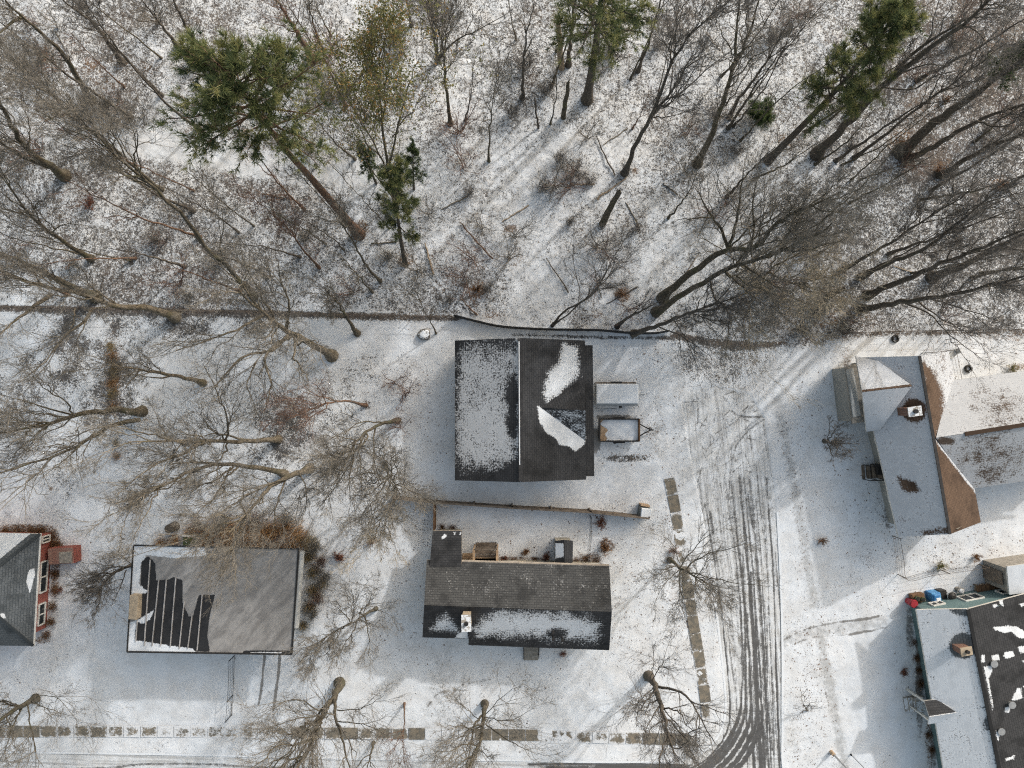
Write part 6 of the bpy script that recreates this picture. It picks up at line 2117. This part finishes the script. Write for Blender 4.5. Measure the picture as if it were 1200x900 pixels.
bare('olive limbed small tree right of the brown thicket', [(441, 713), (425, 722), (411, 731), (395, 738), (375, 752)], .12, 6.5, [([(412, 730), (402, 718), (385, 705)], 2.5, 5, .05), ([(412, 730), (415, 708), (412, 690)], 2.5, 5, .05), ([(425, 722), (432, 705), (440, 690)], 1.5, 4, .05), ([(438, 714), (450, 718), (462, 726)], 1, 3, .03), ([(411, 731), (420, 700), (428, 685)], 2, 5, .03)], pal='olive', det='big', spread=.55, t0=.2)
bare('bushy dark tree reaching left from the flat roofed house corner', [(156, 662), (140, 668), (125, 680), (112, 698)], .10, 5.5, [([(150, 664), (130, 665), (108, 680)], 1, 5, .05), ([(148, 668), (140, 690), (130, 712)], 1, 5, .05), ([(152, 660), (140, 650), (125, 655)], .8, 3, .04)], pal='dark', det='big', spread=.6, t0=.15)
bare('small bare tree on open snow left of the brown roofed house', [(966, 517), (972, 518), (975, 519), (985, 520)], .10, 3.6, [([(970, 517), (976, 508), (982, 500)], .9, 2.4, .06), ([(970, 518), (985, 520), (1002, 519)], .9, 3, .06), ([(970, 519), (974, 530), (978, 540)], .9, 2.4, .06), ([(969, 517), (972, 505), (972, 495)], .8, 2.2, .04)], pal='dark', det='med', spread=.5, t0=.3)
bare('twiggy little sapling on the snowy verge of the street', [(946, 833), (944, 829), (941, 826)], .035, 1.8, [([(946, 832), (938, 832), (930, 828)], .4, 1.2, .02), ([(946, 833), (948, 826), (952, 822)], .4, 1.0, .02)], pal='dark', det='tiny', spread=.7, t0=.1)

# slim trunks of the wood that nothing tells apart
rt = np.random.default_rng(5)
for nm, x0, x1, y0, y1, n in [('western', 60, 460, 40, 345, 26), ('middle', 500, 790, 40, 150, 9), ('eastern', 830, 1150, 60, 350, 34)]:
    for i in range(n):
        bx, by = rt.uniform(x0, x1), rt.uniform(y0, y1)
        if nm == 'western' and (abs(by - np.interp(bx, [0, 130, 300, 470], [138, 163, 192, 215])) < 16 or (190 < bx < 400 and by < 200)):
            by = rt.uniform(245, 345)
        hh = rt.uniform(8, 15)
        kk = 1 / (1 - hh / H)
        lx, ly = rt.normal(0, 16, 2)
        ex, ey = NX + (bx - NX) * kk + lx, NY + (by - NY) * kk + ly
        bare('slim bare trunk among the trees of the %s wood' % nm, [(bx, by), (bx + (ex - bx) * .45 + rt.normal(0, 4), by + (ey - by) * .45 + rt.normal(0, 4)), (ex, ey)], rt.uniform(.055, .12), hh,
             pal=['dark', 'grey', 'grey'][i % 3] if nm != 'western' else ['grey', 'red', 'dark'][i % 3], det='tiny', spread=.20, t0=.35, name='slim_tree', group='slim trunks of the %s wood' % nm)

# broken trunks
def snag(label, path, r, h, mat='log', name='tree_snag'):
    o = P(*path[0])
    p, z = lift(path, h)
    tr = resample(Pn(p[:, 0], p[:, 1], z), 12)
    rg = np.random.default_rng(int(path[0][0]))
    tr[1:] += rg.normal(0, 0.02, (11, 3))
    R = r * np.linspace(1.15, 0.7, 12)
    R[-1] *= 0.25
    v, f = tubes(tr[None], R[None], 10)
    me = np_mesh(name, v - np.array(o), f, 4, True)
    ob = link(name, me, None, M[mat])
    ob.location = o
    return tag(ob, label, 'dead tree')


snag('broken tan snag standing left of the top edge pine', [(658, 80), (656, 50), (653, 20)], .20, 6)
snag('short broken grey trunk below the top edge pine', [(660, 138), (663, 118), (667, 94)], .16, 4, 'bark_olive')
snag('thick broken trunk with a dark foot in the middle of the wood', [(706, 262), (716, 242), (727, 222)], .22, 6, 'bark_olive')
snag('broken dark stub left of the stub group near the top', [(631, 150), (628, 130), (627, 112)], .07, 3.4, 'bark_dark')
snag('short fat log stub in the tangle right of the twin trunks', [(971, 347), (980, 342), (990, 337)], .22, 2.2, 'bark_dark')


def log(label, a, b, r, mat='log', z=0.12):
    o = P(*a)
    e = P(*b)
    tr = np.linspace(np.array(o), np.array(e), 10)
    tr[:, 2] = z
    rg = np.random.default_rng(int(a[0] * 7 + a[1]))
    tr += rg.normal(0, 0.025, tr.shape)
    R = r * np.linspace(1, 0.6, 10)
    v, f = tubes(tr[None], R[None], 8)
    ob = link('fallen_log', np_mesh('fallen_log', v - np.array(o), f, 4, True), None, M[mat])
    ob.location = o
    return tag(ob, label, 'log', 'fallen logs and branches in the wood')


log('pale fallen branch across the foot of the brush pile', (696, 217), (668, 217), .07)
log('pale fallen log beside the thick broken trunk', (700, 234), (735, 208), .07)
log('thin grey fallen branch right of the brush pile', (720, 206), (698, 160), .06, 'bark_dark')
log('reddish fallen stem pointing to the black fence', (577, 304), (538, 260), .06, 'bark_red')
log('slim fallen stem below the bright snow patch', (667, 343), (640, 303), .05, 'bark_dark')
log('fallen stem lying left of the small boulder sapling', (508, 322), (498, 285), .07, 'log')
log('brown fallen branch left of the black fence', (560, 371), (540, 350), .06, 'bark_red')


rl_ = np.random.default_rng(31)
for i in range(34):
    x_ = rl_.uniform(20, 1180)
    y_ = rl_.uniform(20, 355)
    a_ = rl_.uniform(0, 6.28)
    L_ = rl_.uniform(14, 46)
    o_ = log('thin fallen branch lying on the speckled floor of the wood', (x_, y_), (x_ + L_ * math.cos(a_), y_ + L_ * math.sin(a_)), rl_.uniform(.025, .06), ['log', 'bark_dark', 'bark_olive', 'bark_pale'][i % 4], 0.06)
    o_.name = 'fallen_branch'
    o_['group'] = 'thin fallen branches in the wood'


# ------------------------------------------------------------------ shrubs, brush and dead grass
def stems(rg, n, L, spread_, K=5, droop=0.15, base_r=0.12, r=0.010, lean=(0, 0), zmin=0.2):
    az = rg.uniform(0, 2 * np.pi, n)
    inc = np.abs(rg.normal(0, spread_, n))
    d = np.stack([np.sin(inc) * np.cos(az) + lean[0], np.sin(inc) * np.sin(az) + lean[1], np.cos(inc) + zmin], -1)
    d /= np.linalg.norm(d, axis=1)[:, None]
    b = np.stack([rg.normal(0, base_r, n), rg.normal(0, base_r, n), np.zeros(n)], -1)
    LL = L * rg.uniform(0.5, 1.15, n)
    s = np.linspace(0, 1, K)
    pts = b[:, None] + LL[:, None, None] * d[:, None] * s[None, :, None]
    pts[..., 2] -= droop * LL[:, None] * (s ** 2)[None]
    pts[:, 1:] += np.cumsum(rg.normal(0, 0.035 * L, (n, K - 1, 3)), axis=1)
    pts[..., 2] = np.maximum(pts[..., 2], 0.02)
    R = r * (1 - 0.6 * s)[None] * rg.uniform(0.7, 1.4, (n, 1))
    return pts, LL, R


def shrub_mesh(kind, seed):
    rg = np.random.default_rng(seed)
    if kind == 'brush':        # tangled dark twigs
        p, L, R = stems(rg, 26, 1.5, 0.8, base_r=0.18, r=0.014)
        a = [tubes(p, R, 4)]
        p2, L2, R2 = spawn(rg, p, L, R, 6, 0.15, 1, 0.5, 50, 0.1, 4, 0.014, 0.08, 0.007)
        a.append(tubes(p2, R2, 3))
        p3, L3, R3 = spawn(rg, p2, L2, R2, 4, 0.15, 1, 0.6, 50, 0.05, 3, 0.014, 0.08, 0.006)
        a.append(tubes(p3, R3, 3))
        return a, None
    if kind == 'twiggy':       # open sapling shrub
        p, L, R = stems(rg, 9, 1.9, 0.5, base_r=0.06, r=0.016)
        p2, L2, R2 = spawn(rg, p, L, R, 6, 0.25, 1, 0.5, 45, 0.1, 4, 0.014, 0.07, 0.007)
        p3, L3, R3 = spawn(rg, p2, L2, R2, 4, 0.2, 1, 0.55, 45, 0.1, 3, 0.014, 0.07, 0.006)
        return [tubes(p, R, 4), tubes(p2, R2, 3), tubes(p3, R3, 3)], None
    if kind == 'leafy':        # shrub still holding dead leaves
        p, L, R = stems(rg, 16, 0.9, 0.75, base_r=0.10, r=0.010)
        p2, L2, R2 = spawn(rg, p, L, R, 6, 0.2, 1, 0.5, 45, 0.05, 4, 0.014, 0.07, 0.006)
        v, f, tone = leaves(rg, p2.reshape(-1, 3), 2, 0.055, 0.05)
        return [tubes(p, R, 4), tubes(p2, R2, 3)], (v, f, np.clip(tone + rg.normal(0, 0.1, len(f)), 0, 1))
    if kind in ('straw', 'straw_up'):        # clump of tall dead stems
        n = 300
        p, L, R = stems(rg, n, 1.35, 0.55, K=4, droop=0.35, base_r=0.36, r=0.0085, lean=(-0.25, -0.30))
        v, f = tubes(p, R, 3)
        return None, (v, f, np.repeat(np.clip(rg.normal(0.5, 0.25, n), 0, 1), 9))


SHM = {}


def shrub(kind, label, px, py, sc=1.0, mat='twig_dark', leafm='leaf_brown', name='shrub', group=None, sz=None, rot=None, seed=None):
    seed = (seed if seed is not None else (int(px * 3 + py) % 3)) + {'brush': 10, 'twiggy': 20, 'leafy': 30, 'straw': 40, 'straw_up': 50}[kind]
    t = thing(name, label, 'shrub', P(px, py), group)
    t.rotation_euler[2] = random.uniform(0, 6.28) if rot is None else rot
    t.scale = (sc, sc, sz or sc)
    if (kind, seed) not in SHM:
        st_, lf = shrub_mesh(kind, seed)
        ms = {}
        if st_:
            v, f = merge(st_)
            ms['stems'] = np_mesh('stems', v, f, 4, False)
        if lf:
            ms['leaves' if kind == 'leafy' else 'stems'] = np_mesh('leaves', lf[0], lf[1], 4, False, cols=dict(tone=lf[2]))
        SHM[(kind, seed)] = ms
    for k, me in SHM[(kind, seed)].items():
        o = bpy.data.objects.new(k, me)
        COL.objects.link(o)
        o.parent = t
        m = M[leafm] if (k == 'leaves' or kind.startswith('straw')) else M[mat]
        if not me.materials:
            me.materials.append(None)
        o.material_slots[0].link = 'OBJECT'
        o.material_slots[0].material = m
    return t


shrub('brush', 'large dark brush pile in the middle of the wood', 672, 203, 1.35, 'twig_dark', name='brush_pile', sz=0.8)
shrub('brush', 'dark tangled bush left of the broken stubs', 617, 80, 1.3, 'twig_dark', name='brush_pile')
shrub('brush', 'dark tangled bush under the broken grey trunk', 641, 110, 1.0, 'twig_dark', name='brush_pile')
shrub('twiggy', 'pinkish brush clump beside the left yard trees', 476, 462, 1.35, 'twig_red', seed=0)
shrub('twiggy', 'smaller pinkish brush clump above the curved little tree', 462, 448, 1.1, 'twig_red', seed=1)
shrub('twiggy', 'brush clump left of the charcoal house corner', 470, 500, 1.1, 'twig_red', seed=2)
shrub('leafy', 'rusty leaved round shrub below the board fence', 704, 612, 0.75, 'twig_red', 'leaf_rust')
shrub('leafy', 'tan leaved shrub right of the dark mesh fence', 708, 640, 0.95, 'twig_red', 'leaf_brown')
shrub('leafy', 'low rusty shrub at the ranch wall left of the porch', 640, 652, 0.62, 'twig_red', 'leaf_rust')
shrub('leafy', 'thin brown plant in front of the ranch rear wall', 616, 646, 0.55, 'twig_red', 'leaf_brown')
shrub('leafy', 'low brown plant beside the timber deck', 592, 653, 0.55, 'twig_red', 'leaf_rust')
shrub('leafy', 'low reddish plant at the front of the ranch house', 660, 765, 0.42, 'twig_red', 'leaf_rust')
shrub('leafy', 'small round brown bush alone on snow below the bare tree', 963, 633, 0.55, 'twig_red', 'leaf_brown')
shrub('leafy', 'brown leafy bush in the wood behind the black fence', 560, 338, 0.62, 'twig_red', 'leaf_brown')
shrub('leafy', 'brown leafy bush left of the twin trunks', 727, 345, 0.60, 'twig_red', 'leaf_brown')
shrub('leafy', 'rusty leafy bush by the snowy track', 108, 240, 0.75, 'twig_red', 'leaf_rust')
shrub('leafy', 'round rusty bush at the far left wood', 55, 66, 0.8, 'twig_red', 'leaf_brown')
shrub('leafy', 'brown bush at the foot of the widest upper right trunk', 1055, 170, 0.65, 'twig_red', 'leaf_brown')
shrub('leafy', 'brown bush at the foot of the two stemmed trunk', 1098, 200, 0.6, 'twig_red', 'leaf_brown')
shrub('leafy', 'brown bush near the right edge slim trunk', 1170, 219, 0.65, 'twig_red', 'leaf_brown')
shrub('leafy', 'tan bush between upper right trunks', 1107, 118, 0.62, 'twig_red', 'leaf_brown')
shrub('leafy', 'rusty bush by the sidewalk below the utility cabinet', 788, 645, 0.55, 'twig_red', 'leaf_rust')
shrub('leafy', 'rusty bush at the teal house steps', 1058, 787, 0.55, 'twig_red', 'leaf_rust')
shrub('leafy', 'brown weed on the fence corner below the brown roofed house', 1143, 653, 0.55, 'twig_red', 'leaf_brown')
shrub('leafy', 'olive weed on the wire fence, left of the brown weed', 1100, 663, 0.6, 'twig_red', 'leaf_olive')
shrub('leafy', 'mossy weed clump near the cross wing fence', 1184, 432, 0.6, 'twig_red', 'leaf_olive')
shrub('leafy', 'red leafed scrub right of the brown thicket', 399, 652, 0.8, 'twig_red', 'leaf_rust')
shrub('leafy', 'rust leafed scrub above the brown thicket end', 436, 634, 0.6, 'twig_red', 'leaf_rust')
shrub('leafy', 'dead flowers at the brick stoop', 72, 690, 0.38, 'twig_red', 'leaf_rust')
# straw thickets behind and right of the flat roofed house
k = 0
for px, py, sc in [(225, 622, .6), (240, 624, 1.0), (258, 619, 1.1), (277, 622, 1.1), (296, 619, 1.1), (314, 622, 1.1), (333, 617, 1.1), (350, 624, 1.1), (246, 640, .8), (268, 641, .8), (288, 641, .8), (306, 641, .8), (325, 641, .8), (342, 641, .8), (190, 636, .6), (206, 632, .6)]:
    shrub('straw', 'clump of tan dead stems in the thicket behind the flat roofed house', px, py, sc, leafm='straw', name='dead_grass_clump', group='tan stems behind the flat roof', seed=k % 3, rot=random.uniform(-.5, .5))
    k += 1
for px, py, sc in [(364, 634, .8), (364, 652, .7), (370, 670, .65), (368, 690, .7), (364, 710, .6), (380, 682, .5), (356, 732, .5)]:
    shrub('straw', 'clump of greenish dead stems right of the flat roof gutter pipe', px, py, sc, leafm='straw_green', name='dead_grass_clump', group='greenish stems beside the flat roof', seed=k % 3, rot=random.uniform(-.5, .5))
    k += 1
for px, py, sc in [(8, 622, .5), (22, 621, .5), (36, 622, .5), (50, 622, .6), (62, 628, .6), (68, 638, .6), (66, 672, .45), (66, 690, .45), (63, 710, .45), (61, 728, .5), (56, 744, .45)]:
    shrub('straw', 'dead brown bedding plant beside the red brick wall', px, py, sc, leafm='leaf_brown', name='bedding_plant', group='dead plants along the brick house', seed=k % 3, rot=random.uniform(-1, 1), sz=sc * .7)
    k += 1
for px, py, sc in [(1074, 770, .4), (1078, 785, .4), (1080, 800, .45), (1088, 860, .35), (1092, 878, .35), (1072, 752, .35)]:
    shrub('straw', 'dead brown bedding plant beside the teal wall', px, py, sc, leafm='leaf_brown', name='bedding_plant', group='dead plants along the teal house', seed=k % 3, rot=random.uniform(-1, 1), sz=sc * .6)
    k += 1
for px, py, sc in [(578, 655, .35), (602, 656, .35), (628, 656, .35), (676, 657, .4), (688, 656, .45), (700, 657, .45), (519, 618, .35), (532, 619, .35)]:
    shrub('straw', 'dead brown bedding plant along the ranch rear wall', px, py, sc, leafm='leaf_brown', name='bedding_plant', group='dead plants along the ranch house', seed=k % 3, rot=random.uniform(-1, 1), sz=sc * .7)
    k += 1

for px, py, sc in [(372, 640, .8), (378, 656, .75), (382, 674, .8), (374, 700, .8), (368, 718, .7), (232, 612, .7), (262, 606, .8), (300, 606, .85), (338, 606, .85)]:
    shrub('brush', 'grey brown bare bush in the thicket round the flat roofed house', px, py, sc, 'twig_red' if k % 2 else 'twig_grey', name='bare_bush', group='bare bushes round the flat roof', seed=k % 2)
    k += 1
for px, py, sc in [(131, 405, .5), (133, 420, .55), (134, 434, .6), (132, 448, .6), (134, 462, .5), (133, 478, .45), (136, 520, .4), (138, 535, .4)]:
    shrub('straw', 'clump of brown weeds in the line crossing the left yard', px, py, sc, leafm='straw_green' if k % 2 else 'straw', name='weed_clump', group='brown weeds across the left yard', seed=k % 3, rot=random.uniform(0, 6))
    k += 1

# undergrowth of the woods: thin saplings and twiggy shrubs, each a copy
rs = np.random.default_rng(77)
zones = [('western', 15, 470, 20, 350, 46), ('middle', 480, 780, 20, 370, 34), ('eastern', 800, 1190, 20, 385, 44)]
for nm, x0, x1, y0, y1, n in zones:
    for i in range(n):
        px, py = rs.uniform(x0, x1), rs.uniform(y0, y1)
        if nm == 'western' and abs(py - np.interp(px, [0, 130, 300, 470], [138, 163, 192, 215])) < 20:
            continue
        if i % 3 == 0:
            shrub('brush', 'low tangled twig shrub on the speckled snow of the %s wood' % nm, px, py, rs.uniform(.55, 1.0), 'twig_dark' if nm != 'western' else 'twig_grey', name='twig_shrub', group='twig shrubs of the %s wood' % nm, seed=i % 2)
        else:
            shrub('twiggy', 'thin leafless sapling on the speckled snow of the %s wood' % nm, px, py, rs.uniform(.8, 1.7), ['twig_dark', 'twig_grey', 'twig_red'][i % 3], name='thin_sapling', group='thin saplings of the %s wood' % nm, seed=i % 3)
for px, py, sc in [(880, 335, 1.2), (915, 350, 1.2), (955, 365, 1.2), (900, 378, 1.1), (938, 388, 1.1), (985, 385, 1.1)]:
    shrub('brush', 'pale tangled thicket beneath the hanging tree at the street end', px, py, sc, 'twig_grey', name='vine_thicket', group='pale thicket at the street end', seed=k % 2)
    k += 1
